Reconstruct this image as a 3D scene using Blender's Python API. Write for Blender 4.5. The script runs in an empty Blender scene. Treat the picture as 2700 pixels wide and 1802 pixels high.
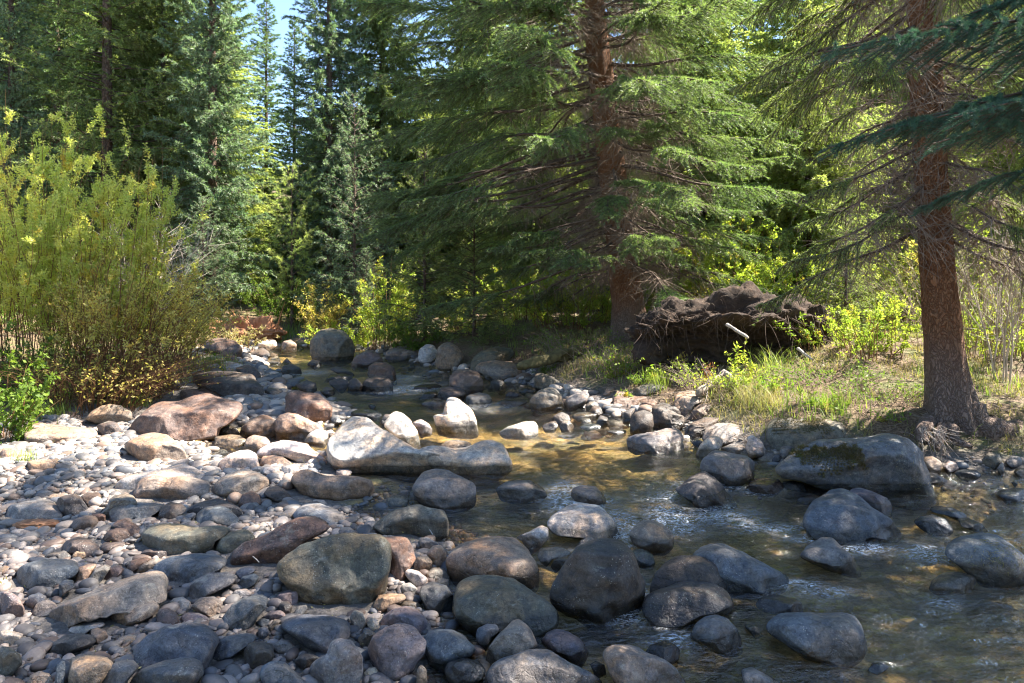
import bpy, math, random
import numpy as np
from mathutils import Vector
R = math.radians
S = bpy.context.scene
COL = S.collection
rng = np.random.default_rng(7)
random.seed(7)

# ------------------------------------------------------------ camera, sky, sun, exposure
F = 1800.0; CX = 1350.0; HY = 757.0; CAMH = 1.6        # focal length / centre / horizon in pixels of the 2700 px photograph
cam_d = bpy.data.cameras.new('camera'); cam = bpy.data.objects.new('camera', cam_d); COL.objects.link(cam)
cam.location = (0, 0, CAMH); cam.rotation_euler = (R(90), 0, 0)
cam_d.sensor_width = 36; cam_d.lens = 36*F/2700; cam_d.shift_y = -(901-HY)/2700
cam_d.clip_end = 2000; cam_d.clip_start = 0.05
S.camera = cam
SUN = Vector((0.90, 0.27, 0)).normalized(); EL = R(53)
sv = Vector((SUN.x*math.cos(EL), SUN.y*math.cos(EL), math.sin(EL)))
W = bpy.data.worlds.new('World'); S.world = W; W.use_nodes = True
nt = W.node_tree; bg = nt.nodes['Background']
sky = nt.nodes.new('ShaderNodeTexSky'); sky.sky_type = 'NISHITA'; sky.sun_disc = False
sky.sun_elevation = EL; sky.sun_rotation = math.atan2(sv.x, sv.y); sky.altitude = 2400
sky.air_density = 1.0; sky.dust_density = 0.6
nt.links.new(sky.outputs[0], bg.inputs[0]); bg.inputs[1].default_value = 0.095
sd = bpy.data.lights.new('sun', 'SUN'); sd.energy = 5.0; sd.angle = R(0.5); sd.color = (1, .92, .82)
so = bpy.data.objects.new('sun', sd); COL.objects.link(so); so.rotation_euler = (-sv).to_track_quat('-Z', 'Y').to_euler()
S.view_settings.view_transform = 'Standard'; S.view_settings.look = 'None'
S.view_settings.exposure = 2.5; S.view_settings.gamma = 1
S.render.engine = 'CYCLES'
S.cycles.max_bounces = 6; S.cycles.diffuse_bounces = 3; S.cycles.glossy_bounces = 3
S.cycles.transmission_bounces = 3; S.cycles.transparent_max_bounces = 8
S.cycles.filter_width = 1.15; S.cycles.sample_clamp_indirect = 2.5; S.cycles.use_adaptive_sampling = False; S.cycles.blur_glossy = .6
S.cycles.use_denoising = True; S.cycles.denoising_input_passes = 'RGB_ALBEDO_NORMAL'; S.cycles.denoising_prefilter = 'ACCURATE'
S.cycles.caustics_reflective = False; S.cycles.caustics_refractive = False

# ------------------------------------------------------------ helpers
def vnoise(P, seed=0):
    """smooth 3-D value noise in -1..1 for an (n,3) array"""
    P = np.asarray(P, float); i = np.floor(P).astype(np.int64); f = P-i; u = f*f*f*(f*(f*6-15)+10)
    def h(a, b, c):
        n = (a*374761393 + b*668265263 + c*2147483647 + seed*974634777) & 0xffffffff
        n = ((n ^ (n >> 13))*1274126177) & 0xffffffff
        n = ((n ^ (n >> 15))*2246822519) & 0xffffffff
        return ((n ^ (n >> 16)) & 0xffff)/32767.5-1
    r = 0
    for a in (0, 1):
        wa = u[:, 0] if a else 1-u[:, 0]
        for b in (0, 1):
            wb = u[:, 1] if b else 1-u[:, 1]
            for c in (0, 1):
                wc = u[:, 2] if c else 1-u[:, 2]
                r = r + wa*wb*wc*h(i[:, 0]+a, i[:, 1]+b, i[:, 2]+c)
    return r
def fbm(P, seed=0, o=3):
    r = 0; a = 1; P = np.asarray(P, float)
    for k in range(o):
        r = r + a*vnoise(P*(2.03**k)+17.3*k, seed+k); a *= .5
    return r
def unit(v): return v/np.maximum(np.linalg.norm(v, axis=-1, keepdims=True), 1e-9)
def mesh_np(name, V, Fc, smooth=False, mat=None):
    me = bpy.data.meshes.new(name); V = np.asarray(V, np.float32); Fc = np.asarray(Fc, np.int32)
    k = Fc.shape[1]; n = len(Fc)
    me.vertices.add(len(V)); me.vertices.foreach_set('co', V.ravel())
    me.loops.add(n*k); me.loops.foreach_set('vertex_index', Fc.ravel())
    me.polygons.add(n); me.polygons.foreach_set('loop_start', np.arange(0, n*k, k, dtype=np.int32))
    if smooth: me.polygons.foreach_set('use_smooth', np.ones(n, bool))
    me.update(calc_edges=True)
    if mat: me.materials.append(mat)
    return me
def ob(name, me, parent=None, loc=None):
    o = bpy.data.objects.new(name, me); COL.objects.link(o)
    if parent: o.parent = parent
    if loc is not None: o.location = loc
    return o
def tag(o, label=None, cat=None, group=None, kind=None):
    if label: o['label'] = label
    if cat: o['category'] = cat
    if group: o['group'] = group
    if kind: o['kind'] = kind
    return o
def empty(name, loc, label, cat, group=None):
    o = bpy.data.objects.new(name, None); COL.objects.link(o); o.location = loc; o.empty_display_size = .2
    return tag(o, label, cat, group)
def copy_tree(o, parent=None):
    c = o.copy(); COL.objects.link(c); c.parent = parent
    for ch in [x for x in o.children]: copy_tree(ch, c)
    return c
def tubes(P, rad, sides=4):
    """P (n,k,3) polylines, rad (n,k) radii -> verts, quads"""
    n, k, _ = P.shape
    T = np.gradient(P, axis=1); T = unit(T)
    ref = np.where(np.abs(T[..., 2:3]) > .9, np.array([1., 0, 0]), np.array([0, 0, 1.]))
    A = unit(np.cross(T, ref)); B = np.cross(T, A)
    th = np.arange(sides)*2*math.pi/sides
    V = P[:, :, None, :] + rad[:, :, None, None]*(A[:, :, None, :]*np.cos(th)[:, None]+B[:, :, None, :]*np.sin(th)[:, None])
    idx = np.arange(n*k*sides).reshape(n, k, sides)
    a = idx[:, :-1, :]; b = idx[:, 1:, :]
    q = np.stack([a, np.roll(a, -1, 2), np.roll(b, -1, 2), b], -1).reshape(-1, 4)
    return V.reshape(-1, 3), q
class MB:
    def __init__(s): s.V = []; s.F = []; s.n = 0
    def add(s, V, Fc): s.V.append(V); s.F.append(np.asarray(Fc)+s.n); s.n += len(V)
    def mesh(s, name, smooth=False, mat=None): return mesh_np(name, np.concatenate(s.V), np.concatenate(s.F), smooth, mat)
_ico = {}
def ico(l):
    if l not in _ico:
        import bmesh
        bm = bmesh.new(); bmesh.ops.create_icosphere(bm, subdivisions=l, radius=1)
        bm.verts.ensure_lookup_table()
        _ico[l] = (np.array([v.co[:] for v in bm.verts]), np.array([[v.index for v in f.verts] for f in bm.faces])); bm.free()
    return _ico[l]

# ------------------------------------------------------------ materials
class NT:
    def __init__(s, name):
        s.m = bpy.data.materials.new(name); s.m.use_nodes = True; s.t = s.m.node_tree
        s.p = s.t.nodes['Principled BSDF']; s.out = s.t.nodes['Material Output']
    def n(s, t, **k):
        o = s.t.nodes.new(t)
        for a, b in k.items(): setattr(o, a, b)
        return o
    def l(s, a, b): s.t.links.new(a, b)
    def val(s, x, v):
        if hasattr(v, 'is_output') or isinstance(v, bpy.types.NodeSocket): s.l(v, x)
        else: x.default_value = v
    def pos(s, kind='geo', scale=None):
        if kind == 'geo': o = s.n('ShaderNodeNewGeometry').outputs['Position']
        else: o = s.n('ShaderNodeTexCoord').outputs['Object']
        if scale:
            mp = s.n('ShaderNodeMapping'); mp.inputs['Scale'].default_value = scale; s.l(o, mp.inputs['Vector']); o = mp.outputs[0]
        return o
    def noise(s, vec, sc, det=4, rough=.55, dist=0):
        o = s.n('ShaderNodeTexNoise'); s.l(vec, o.inputs['Vector']); o.inputs['Scale'].default_value = sc
        o.inputs['Detail'].default_value = det; o.inputs['Roughness'].default_value = rough; o.inputs['Distortion'].default_value = dist
        return o.outputs['Fac']
    def voro(s, vec, sc, feature='F1', out='Distance'):
        o = s.n('ShaderNodeTexVoronoi', feature=feature); s.l(vec, o.inputs['Vector']); o.inputs['Scale'].default_value = sc
        return o.outputs[out]
    def ramp(s, fac, stops):
        o = s.n('ShaderNodeValToRGB'); e = o.color_ramp.elements
        while len(e) > 1: e.remove(e[-1])
        for i, (p, c) in enumerate(stops):
            c = (c, c, c, 1) if isinstance(c, (int, float)) else (*c, 1)
            x = e[0] if i == 0 else e.new(p)
            x.position = p; x.color = c
        s.l(fac, o.inputs[0]); return o.outputs[0]
    def mix(s, fac, a, b, mode='MIX'):
        o = s.n('ShaderNodeMix', data_type='RGBA', blend_type=mode)
        s.val(o.inputs[0], fac)
        for x, v in ((o.inputs[6], a), (o.inputs[7], b)):
            if isinstance(v, tuple) and len(v) == 3: v = (*v, 1)
            s.val(x, v)
        return o.outputs[2]
    def math(s, op, a, b=None, c=None, clamp=False):
        o = s.n('ShaderNodeMath', operation=op, use_clamp=clamp)
        for x, v in zip(o.inputs, (a, b, c)):
            if v is not None: s.val(x, v)
        return o.outputs[0]
    def bump(s, h, st=.5, d=.01, nrm=None):
        o = s.n('ShaderNodeBump'); o.inputs['Strength'].default_value = st; o.inputs['Distance'].default_value = d
        s.l(h, o.inputs['Height'])
        if nrm: s.l(nrm, o.inputs['Normal'])
        return o.outputs[0]
def smooth(e, a, b):
    t = np.clip((e-a)/(b-a), 0, 1); return t*t*(3-2*t)

def rock_mat():
    m = NT('river_stone'); oi = m.n('ShaderNodeObjectInfo'); base = oi.outputs['Color']
    tc = m.pos('obj'); off = m.n('ShaderNodeVectorMath', operation='MULTIPLY_ADD')
    cmb = m.n('ShaderNodeCombineXYZ')
    for k in range(3): m.l(oi.outputs['Random'], cmb.inputs[k])
    m.l(cmb.outputs[0], off.inputs[0]); off.inputs[1].default_value = (57, 31, 83); m.l(tc, off.inputs[2]); v = off.outputs[0]
    big = m.noise(v, 3.2, 3, .6, .6); mid = m.noise(v, 13, 5, .65); fine = m.noise(v, 110, 3, .7)
    c = m.mix(m.ramp(big, [(.42, 0), (.58, 1)]), base, m.mix(1, base, (1.25, .98, .76), 'MULTIPLY'))      # rusty patches
    c = m.mix(m.ramp(mid, [(.40, .75), (.50, 0)]), c, m.mix(1, base, (.55, .57, .62), 'MULTIPLY'))
    c = m.mix(m.ramp(fine, [(.3, .7), (.5, 0)]), c, m.mix(1, c, (.55, .55, .55), 'MULTIPLY'))
    c = m.mix(m.ramp(fine, [(.58, 0), (.75, .7)]), c, m.mix(1, c, (1.9, 1.85, 1.8), 'MULTIPLY'))
    ck = m.voro(v, 2.6, 'DISTANCE_TO_EDGE'); dn = m.n('ShaderNodeTexNoise'); m.l(v, dn.inputs['Vector']); dn.inputs['Scale'].default_value = 6; dn.inputs['Detail'].default_value = 5
    vm = m.n('ShaderNodeVectorMath', operation='MULTIPLY_ADD'); m.l(dn.outputs['Color'], vm.inputs[0]); vm.inputs[1].default_value = (.35, .35, .35); m.l(v, vm.inputs[2])
    ck = m.voro(vm.outputs[0], 4.2, 'DISTANCE_TO_EDGE'); ckm = m.math('MULTIPLY', m.ramp(ck, [(0, 1), (.018, 0)]), m.ramp(big, [(.45, 0), (.55, 1)]))
    c = m.mix(m.math('MULTIPLY', ckm, .6), c, m.mix(1, c, (.4, .38, .36), 'MULTIPLY'))
    vs1 = m.voro(v, 75); c = m.mix(m.math('MULTIPLY', m.ramp(vs1, [(.14, .8), (.22, 0)]), m.ramp(m.noise(v, 9, 3), [(.5, 0), (.6, 1)])), c, (.38, .36, .31))
    vs2 = m.voro(v, 48); c = m.mix(m.math('MULTIPLY', m.ramp(vs2, [(.12, .85), (.2, 0)]), m.ramp(m.noise(v, 7, 3), [(.44, 1), (.52, 0)])), c, m.mix(1, c, (.35, .33, .32), 'MULTIPLY'))
    bl = m.noise(v, 28, 6, .8, .4); c = m.mix(m.ramp(bl, [(.54, 0), (.57, .55)]), c, m.mix(1, c, (1.75, 1.65, 1.5), 'MULTIPLY')); c = m.mix(m.ramp(bl, [(.42, .6), (.45, 0)]), c, m.mix(1, c, (.5, .48, .47), 'MULTIPLY'))
    st = m.noise(m.pos('obj', (1.2, 1.2, 5)), 5, 6, .7, .8); c = m.mix(m.ramp(st, [(.36, .55), (.5, 0)]), c, m.mix(1, c, (.6, .58, .58), 'MULTIPLY'))
    c = m.mix(m.ramp(st, [(.56, 0), (.72, .6)]), c, m.mix(1, c, (1.5, 1.42, 1.3), 'MULTIPLY'))
    # pale lichen on upward faces
    gn = m.n('ShaderNodeNewGeometry'); sx = m.n('ShaderNodeSeparateXYZ'); m.l(gn.outputs['Normal'], sx.inputs[0])
    lich = m.noise(v, 5.5, 6, .72, .3)
    up = m.math('MULTIPLY', m.ramp(lich, [(.60, 0), (.645, 1)]), m.ramp(sx.outputs[2], [(.3, 0), (.75, .55)]))
    c = m.mix(up, c, m.mix(.55, c, (.42, .41, .33)))
    # dark wet band at the waterline
    sp = m.n('ShaderNodeSeparateXYZ'); m.l(gn.outputs['Position'], sp.inputs[0])
    at = m.n('ShaderNodeAttribute', attribute_type='OBJECT', attribute_name='wet')      # height of the wet line
    hgt = m.math('SUBTRACT', sp.outputs[2], at.outputs['Fac'])
    wn = m.math('MULTIPLY_ADD', m.noise(v, 7, 3), .045, m.math('MULTIPLY', hgt, -1))
    wet = m.ramp(m.math('ADD', m.math('MULTIPLY', wn, 14), 0.0), [(.0, 0), (.35, 1)])
    c = m.mix(wet, c, m.mix(1, c, (.36, .36, .34), 'MULTIPLY'))
    m.l(c, m.p.inputs['Base Color'])
    m.l(m.ramp(wet, [(0, .62), (1, .22)]), m.p.inputs['Roughness'])
    m.p.inputs['Specular IOR Level'].default_value = .45
    pit = m.ramp(m.voro(v, 26), [(.0, 0), (.28, 1)])
    b = m.bump(m.noise(v, 160, 2, .6), .45, .0018); b = m.bump(m.noise(v, 18, 6, .7), .85, .016, b); b = m.bump(pit, .2, .005, b); b = m.bump(m.ramp(ck, [(0, 0), (.03, 1)]), .35, .006, b)
    m.l(b, m.p.inputs['Normal']); return m.m
M_ROCK = rock_mat()

def leaf_mat(name, c1, c2, c3=None, trans=.45, sc=1.2, tint=(1.15, 1.25, .55), spec=.25):
    m = NT(name); g = m.n('ShaderNodeNewGeometry'); v = m.pos()
    c = m.mix(g.outputs['Random Per Island'], c1, c2)
    c = m.mix(m.ramp(m.noise(v, sc, 3), [(.35, 0), (.65, 1)]), c, m.mix(1, c, (.72, .85, .8), 'MULTIPLY'))
    if c3: c = m.mix(m.ramp(m.noise(v, sc*2.3, 3), [(.57, 0), (.66, .9)]), c, c3)
    d = m.p; m.l(c, d.inputs['Base Color']); d.inputs['Roughness'].default_value = .5; d.inputs['Specular IOR Level'].default_value = spec
    t = m.n('ShaderNodeBsdfTranslucent'); m.l(m.mix(1, c, tint, 'MULTIPLY'), t.inputs[0])
    x = m.n('ShaderNodeMixShader'); x.inputs[0].default_value = trans; m.l(d.outputs[0], x.inputs[1]); m.l(t.outputs[0], x.inputs[2])
    m.l(x.outputs[0], m.out.inputs[0]); return m.m
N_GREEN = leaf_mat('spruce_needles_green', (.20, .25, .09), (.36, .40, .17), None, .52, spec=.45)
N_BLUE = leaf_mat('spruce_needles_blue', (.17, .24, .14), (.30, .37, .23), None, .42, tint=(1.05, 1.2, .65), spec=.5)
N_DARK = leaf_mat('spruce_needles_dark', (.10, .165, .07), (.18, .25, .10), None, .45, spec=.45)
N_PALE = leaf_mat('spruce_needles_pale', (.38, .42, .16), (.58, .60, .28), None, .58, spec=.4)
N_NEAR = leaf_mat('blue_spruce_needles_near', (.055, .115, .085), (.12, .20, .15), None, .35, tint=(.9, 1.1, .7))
L_WILLOW = leaf_mat('willow_leaves', (.62, .60, .17), (.86, .77, .32), (.74, .54, .15), .64, 1.6)
L_SHRUB = leaf_mat('shrub_leaves', (.30, .38, .07), (.48, .50, .11), (.55, .42, .09), .55, 1.6)
L_GOLD = leaf_mat('golden_leaves', (.58, .46, .13), (.75, .60, .22), (.45, .28, .08), .55, 1.6)
L_HERB = leaf_mat('herb_leaves', (.18, .27, .045), (.32, .40, .07), (.45, .30, .06), .5, 3)
L_DARKB = leaf_mat('green_bush_leaves', (.13, .20, .04), (.22, .29, .06), None, .5, 3)
L_GRASS = leaf_mat('grass_blades', (.20, .27, .06), (.36, .40, .12), (.45, .36, .16), .45, 2.2)
L_STRAW = leaf_mat('dry_grass', (.36, .29, .15), (.46, .36, .19), (.22, .24, .07), .4, 3)
L_RED = leaf_mat('rusty_dead_needles', (.26, .10, .035), (.36, .15, .05), None, .3, tint=(1.1, .9, .6))
def bark_mat(name, a, b, c, sc=16, bd=.012, grey=None):
    m = NT(name); v = m.pos('obj', (1, 1, .5)); dn = m.n('ShaderNodeTexNoise'); m.l(v, dn.inputs['Vector']); dn.inputs['Scale'].default_value = 9; dn.inputs['Detail'].default_value = 4
    vm = m.n('ShaderNodeVectorMath', operation='MULTIPLY_ADD'); m.l(dn.outputs['Color'], vm.inputs[0]); vm.inputs[1].default_value = (.22, .22, .22); m.l(v, vm.inputs[2]); v = vm.outputs[0]; cell = m.voro(v, sc, 'DISTANCE_TO_EDGE'); cid = m.voro(v, sc, 'F1', 'Color')
    nn = m.noise(v, sc*1.3, 5, .7, .8); s3 = m.n('ShaderNodeSeparateColor'); m.l(cid, s3.inputs[0])
    col = m.mix(s3.outputs[0], a, b); col = m.mix(m.ramp(nn, [(.4, 0), (.68, 1)]), col, c)
    if grey:
        sz = m.n('ShaderNodeSeparateXYZ'); m.l(m.pos('obj'), sz.inputs[0])
        k = m.ramp(m.math('ADD', m.math('MULTIPLY', sz.outputs[2], .8), m.math('MULTIPLY', m.noise(v, 4, 3), .5)), [(.45, 1), (.9, 0)])
        col = m.mix(m.math('MULTIPLY', k, .75), col, grey)
    edge = m.ramp(cell, [(0, 0), (.12, 1)]); col = m.mix(edge, m.mix(1, col, (.62, .58, .55), 'MULTIPLY'), col)
    m.l(col, m.p.inputs['Base Color']); m.p.inputs['Roughness'].default_value = .85; m.p.inputs['Specular IOR Level'].default_value = .2
    h = m.math('ADD', m.ramp(cell, [(0, 0), (.16, 1)]), m.math('MULTIPLY', nn, .9))
    m.l(m.bump(h, .9, bd), m.p.inputs['Normal']); return m.m
BARK = bark_mat('spruce_bark', (.22, .085, .035), (.32, .15, .07), (.30, .18, .11), 38, .03, (.25, .21, .185))
BARK_FAR = bark_mat('conifer_bark', (.10, .065, .045), (.15, .095, .07), (.19, .14, .11), 14, .02)
def wood_mat(name, a, b, sc=30, st=(1, 1, .2)):
    m = NT(name); v = m.pos('geo', st); n1 = m.noise(v, sc, 4, .6, .5)
    m.l(m.mix(m.ramp(n1, [(.3, 0), (.7, 1)]), a, b), m.p.inputs['Base Color']); m.p.inputs['Roughness'].default_value = .8
    m.p.inputs['Specular IOR Level'].default_value = .2
    m.l(m.bump(n1, .6, .006), m.p.inputs['Normal']); return m.m
TWIG = wood_mat('dead_twig_wood', (.17, .125, .095), (.34, .27, .21))
TWIGD = wood_mat('branch_wood', (.07, .05, .04), (.13, .095, .075))
TWIGP = wood_mat('bleached_twig_wood', (.33, .28, .23), (.50, .44, .38))
STEM = wood_mat('willow_stem_bark', (.12, .06, .03), (.24, .13, .065))
MLOG = wood_mat('mossy_log_wood', (.09, .07, .035), (.20, .17, .075), 14, (1, 1, .3))
N_CENTER = leaf_mat('spruce_needles_grey_green', (.15, .215, .09), (.27, .34, .16), None, .45, spec=.45)
DRIFT = wood_mat('driftwood', (.20, .165, .135), (.40, .35, .29), 18, (1, 1, 1))
ROT = wood_mat('rotten_red_wood', (.22, .09, .04), (.42, .22, .12), 14, (1, 1, .3))
SOIL = None
def soil_mat():
    m = NT('root_plate_soil'); v = m.pos(); n1 = m.noise(v, 9, 6, .7, .4)
    c = m.ramp(n1, [(.3, (.02, .013, .009)), (.55, (.06, .038, .025)), (.75, (.14, .085, .05))])
    m.l(c, m.p.inputs['Base Color']); m.p.inputs['Roughness'].default_value = .95
    m.l(m.bump(m.noise(v, 30, 5, .75), .9, .04), m.p.inputs['Normal']); return m.m
SOIL = soil_mat()
# ------------------------------------------------------------ terrain: creek bed, gravel bar, banks, hillside
def LV(y):      # water level along the creek
    y = np.asarray(y, float)
    return .07*smooth(y, 4.5, 5.6)+.05*smooth(y, 8, 10)+.10*smooth(y, 11, 20)
def unproj_level(u, v):
    lo, hi = .8, 60.
    for _ in range(50):
        y = (lo+hi)/2
        if HY+F*(CAMH-LV(y))/y > v: lo = y
        else: hi = y
    return np.array([(u-CX)*y/F, y])
K = 2700/2349.
_wp = [(560,792),(600,835),(640,872),(680,905),(735,940),(765,965),(690,982),(560,985),(470,1000),(425,1025),(470,1062),(600,1058),(700,1035),(760,1058),(850,1105),(845,1150),(800,1158),
 (830,1185),(900,1200),(1000,1230),(1040,1262),(1045,1330),(1015,1372),(960,1388),(1010,1425),(1080,1468),(1110,1500),(1000,1512),(960,1560),(940,2400),(3600,2400),(3600,1085),
 (2349,1085),(2150,1085),(2000,1068),(1790,1070),(1690,1040),(1600,1000),(1500,962),(1400,952),(1250,898),(1180,862),(1100,868),(1000,842),(900,815),(820,800),(700,788),(640,778)]
WP = np.array([unproj_level(a*K, b*K) for a, b in _wp])
def sdf(P, poly):      # positive inside
    d = np.full(len(P), 1e9); ins = np.zeros(len(P), bool); n = len(poly)
    for i in range(n):
        a = poly[i]; b = poly[(i+1) % n]; e = b-a; w = P-a
        t = np.clip((w@e)/(e@e), 0, 1); d = np.minimum(d, np.linalg.norm(w-t[:, None]*e, axis=1))
        c = (a[1] > P[:, 1]) != (b[1] > P[:, 1])
        with np.errstate(divide='ignore', invalid='ignore'):
            ins ^= c & (P[:, 0] < (b[0]-a[0])*(P[:, 1]-a[1])/(b[1]-a[1])+a[0])
    return np.where(ins, d, -d)
gx = np.concatenate([-np.geomspace(12.2, 160, 26)[::-1], np.arange(-12, 12.01, .07), np.geomspace(12.2, 160, 26)])
gy = np.concatenate([[-120, -60, -25, -10, -4, -1, .5], np.arange(1.6, 14, .06), np.geomspace(14.1, 260, 110)])
GX, GY = np.meshgrid(gx, gy); PP = np.stack([GX.ravel(), GY.ravel()], 1)
SD = sdf(PP, WP)
def center_line(y): return np.interp(y, [0, 5, 8, 12, 16, 24], [2, 1.2, 0.2, -2.5, -6, -12])
x, y = PP[:, 0], PP[:, 1]; d = np.maximum(-SD, 0)
right = x > center_line(y)
P3 = np.stack([x, y, x*0], 1)
nz = fbm(P3*.9, 3, 3); nz2 = fbm(P3*4.5, 9, 3)
bar = .05*(1-np.exp(-d/.35))+.012*d
bl = bar+.35*smooth(d+0*x, 2.6, 5.5)+.25*smooth(y, 9, 13)*(1-np.exp(-d/.6))
br = .10*(1-np.exp(-d/.2))+.28*smooth(d, .1, .9)+.35*smooth(d, .8, 3.0)*smooth(y, 6, 9)
land = np.where(right & (y > 5.2), br, np.where(right, bl*.5, bl))
land = land+np.where(y > 5, 1, .4)*nz*.05*smooth(d, .2, 1.5)+nz2*.012
hill = 9*smooth(y+.35*x, 24, 70)+5*smooth(x+y*.1, 9, 40)+3.5*smooth(-x, 14, 60)+25*smooth(y, 70, 250)
Z = LV(y)+np.where(SD > 0, -.03-.15*smooth(SD, 0, .7)+nz*.05+nz2*.02, land)+hill*smooth(d, 1, 5)
ZG = Z.reshape(GX.shape); SG = SD.reshape(GX.shape)
def bil(A, X, Y):
    X = np.clip(X, gx[0], gx[-1]-1e-6); Y = np.clip(Y, gy[0], gy[-1]-1e-6)
    i = np.clip(np.searchsorted(gx, X)-1, 0, len(gx)-2); j = np.clip(np.searchsorted(gy, Y)-1, 0, len(gy)-2)
    a = (X-gx[i])/(gx[i+1]-gx[i]); b = (Y-gy[j])/(gy[j+1]-gy[j])
    return A[j, i]*(1-a)*(1-b)+A[j, i+1]*a*(1-b)+A[j+1, i]*(1-a)*b+A[j+1, i+1]*a*b
def gz(X, Y): return bil(ZG, np.asarray(X, float), np.asarray(Y, float))
def surf(X, Y): return np.maximum(gz(X, Y), LV(Y)*1.0-.5*(bil(SG, np.asarray(X, float), np.asarray(Y, float)) <= 0))
_ys = np.geomspace(1.7, 90, 2600)
def hit(u, v):
    """where the sight line through photo pixel (u,v) meets ground or water"""
    X = (u-CX)*_ys/F; Zr = CAMH-(v-HY)*_ys/F
    s = surf(X, _ys); k = np.argmax(Zr <= s)
    if Zr[k] > s[k]: k = len(_ys)-1
    return np.array([X[k], _ys[k], s[k]])
def pt(u, v, Y): return np.array([(u-CX)*Y/F, Y, CAMH-(v-HY)*Y/F])

def ground_mat():
    m = NT('creek_bank_ground'); v = m.pos()
    a = m.n('ShaderNodeAttribute', attribute_name='zone'); zs = m.n('ShaderNodeSeparateColor'); m.l(a.outputs['Color'], zs.inputs[0])
    vc = m.voro(v, 28, 'F1', 'Color'); vs = m.n('ShaderNodeSeparateColor'); m.l(vc, vs.inputs[0]); vd = m.voro(v, 28)
    gravel = m.mix(vs.outputs[0], (.13, .115, .10), (.26, .225, .195)); gravel = m.mix(m.ramp(m.noise(v, 80, 3), [(.35, .7), (.6, 0)]), gravel, (.10, .09, .08))
    n1 = m.noise(v, 2.2, 6, .7); n2 = m.noise(v, 45, 4, .7)
    soil = m.ramp(n2, [(.30, (.04, .027, .018)), (.5, (.13, .085, .05)), (.68, (.27, .19, .12))])
    soil = m.mix(m.ramp(n1, [(.48, 0), (.62, .8)]), soil, m.ramp(n2, [(.3, (.06, .085, .025)), (.7, (.17, .19, .06))]))
    vb = m.voro(m.pos('geo', (1, 1, 1)), 5.5, 'F1', 'Color'); vbs = m.n('ShaderNodeSeparateColor'); m.l(vb, vbs.inputs[0])
    bed = m.mix(vbs.outputs[1], (.34, .23, .085), (.76, .50, .19)); bed = m.mix(m.ramp(m.noise(v, 1.7, 5, .65, .5), [(.38, .9), (.58, 0)]), bed, (.24, .22, .11))
    bed = m.mix(m.ramp(m.noise(v, 24, 4), [(.32, .5), (.5, 0)]), bed, (.12, .09, .04))
    c = m.mix(zs.outputs[1], gravel, soil); c = m.mix(zs.outputs[0], c, bed)
    m.l(c, m.p.inputs['Base Color']); m.p.inputs['Roughness'].default_value = .8; m.p.inputs['Specular IOR Level'].default_value = .25
    b = m.bump(m.noise(v, 60, 5, .7), .8, .02); b = m.bump(vd, .5, .012, b); m.l(b, m.p.inputs['Normal']); return m.m
ix = np.arange(len(gx)*len(gy)).reshape(len(gy), len(gx))
q = np.stack([ix[:-1, :-1], ix[:-1, 1:], ix[1:, 1:], ix[1:, :-1]], -1).reshape(-1, 4)
gme = mesh_np('ground', np.stack([x, y, Z], 1), q, True, ground_mat())
zone = np.zeros((len(x), 4), np.float32); zone[:, 3] = 1
zone[:, 0] = smooth(SD+nz2*.03, -.06, .05)
soilm = np.where(right & (y > 5.2), smooth(d+nz*.1, .15, .5), smooth(d+nz*.5, 2.2, 3.4)*smooth(y, 5.4, 6.6))
soilm = np.maximum(soilm, smooth(y, 11, 13)*smooth(d, .2, .6)); soilm = np.maximum(soilm, smooth(np.abs(x), 12, 13))
zone[:, 1] = soilm
ca = gme.color_attributes.new('zone', 'FLOAT_COLOR', 'POINT'); ca.data.foreach_set('color', zone.ravel())
tag(ob('ground', gme), kind='structure')

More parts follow.
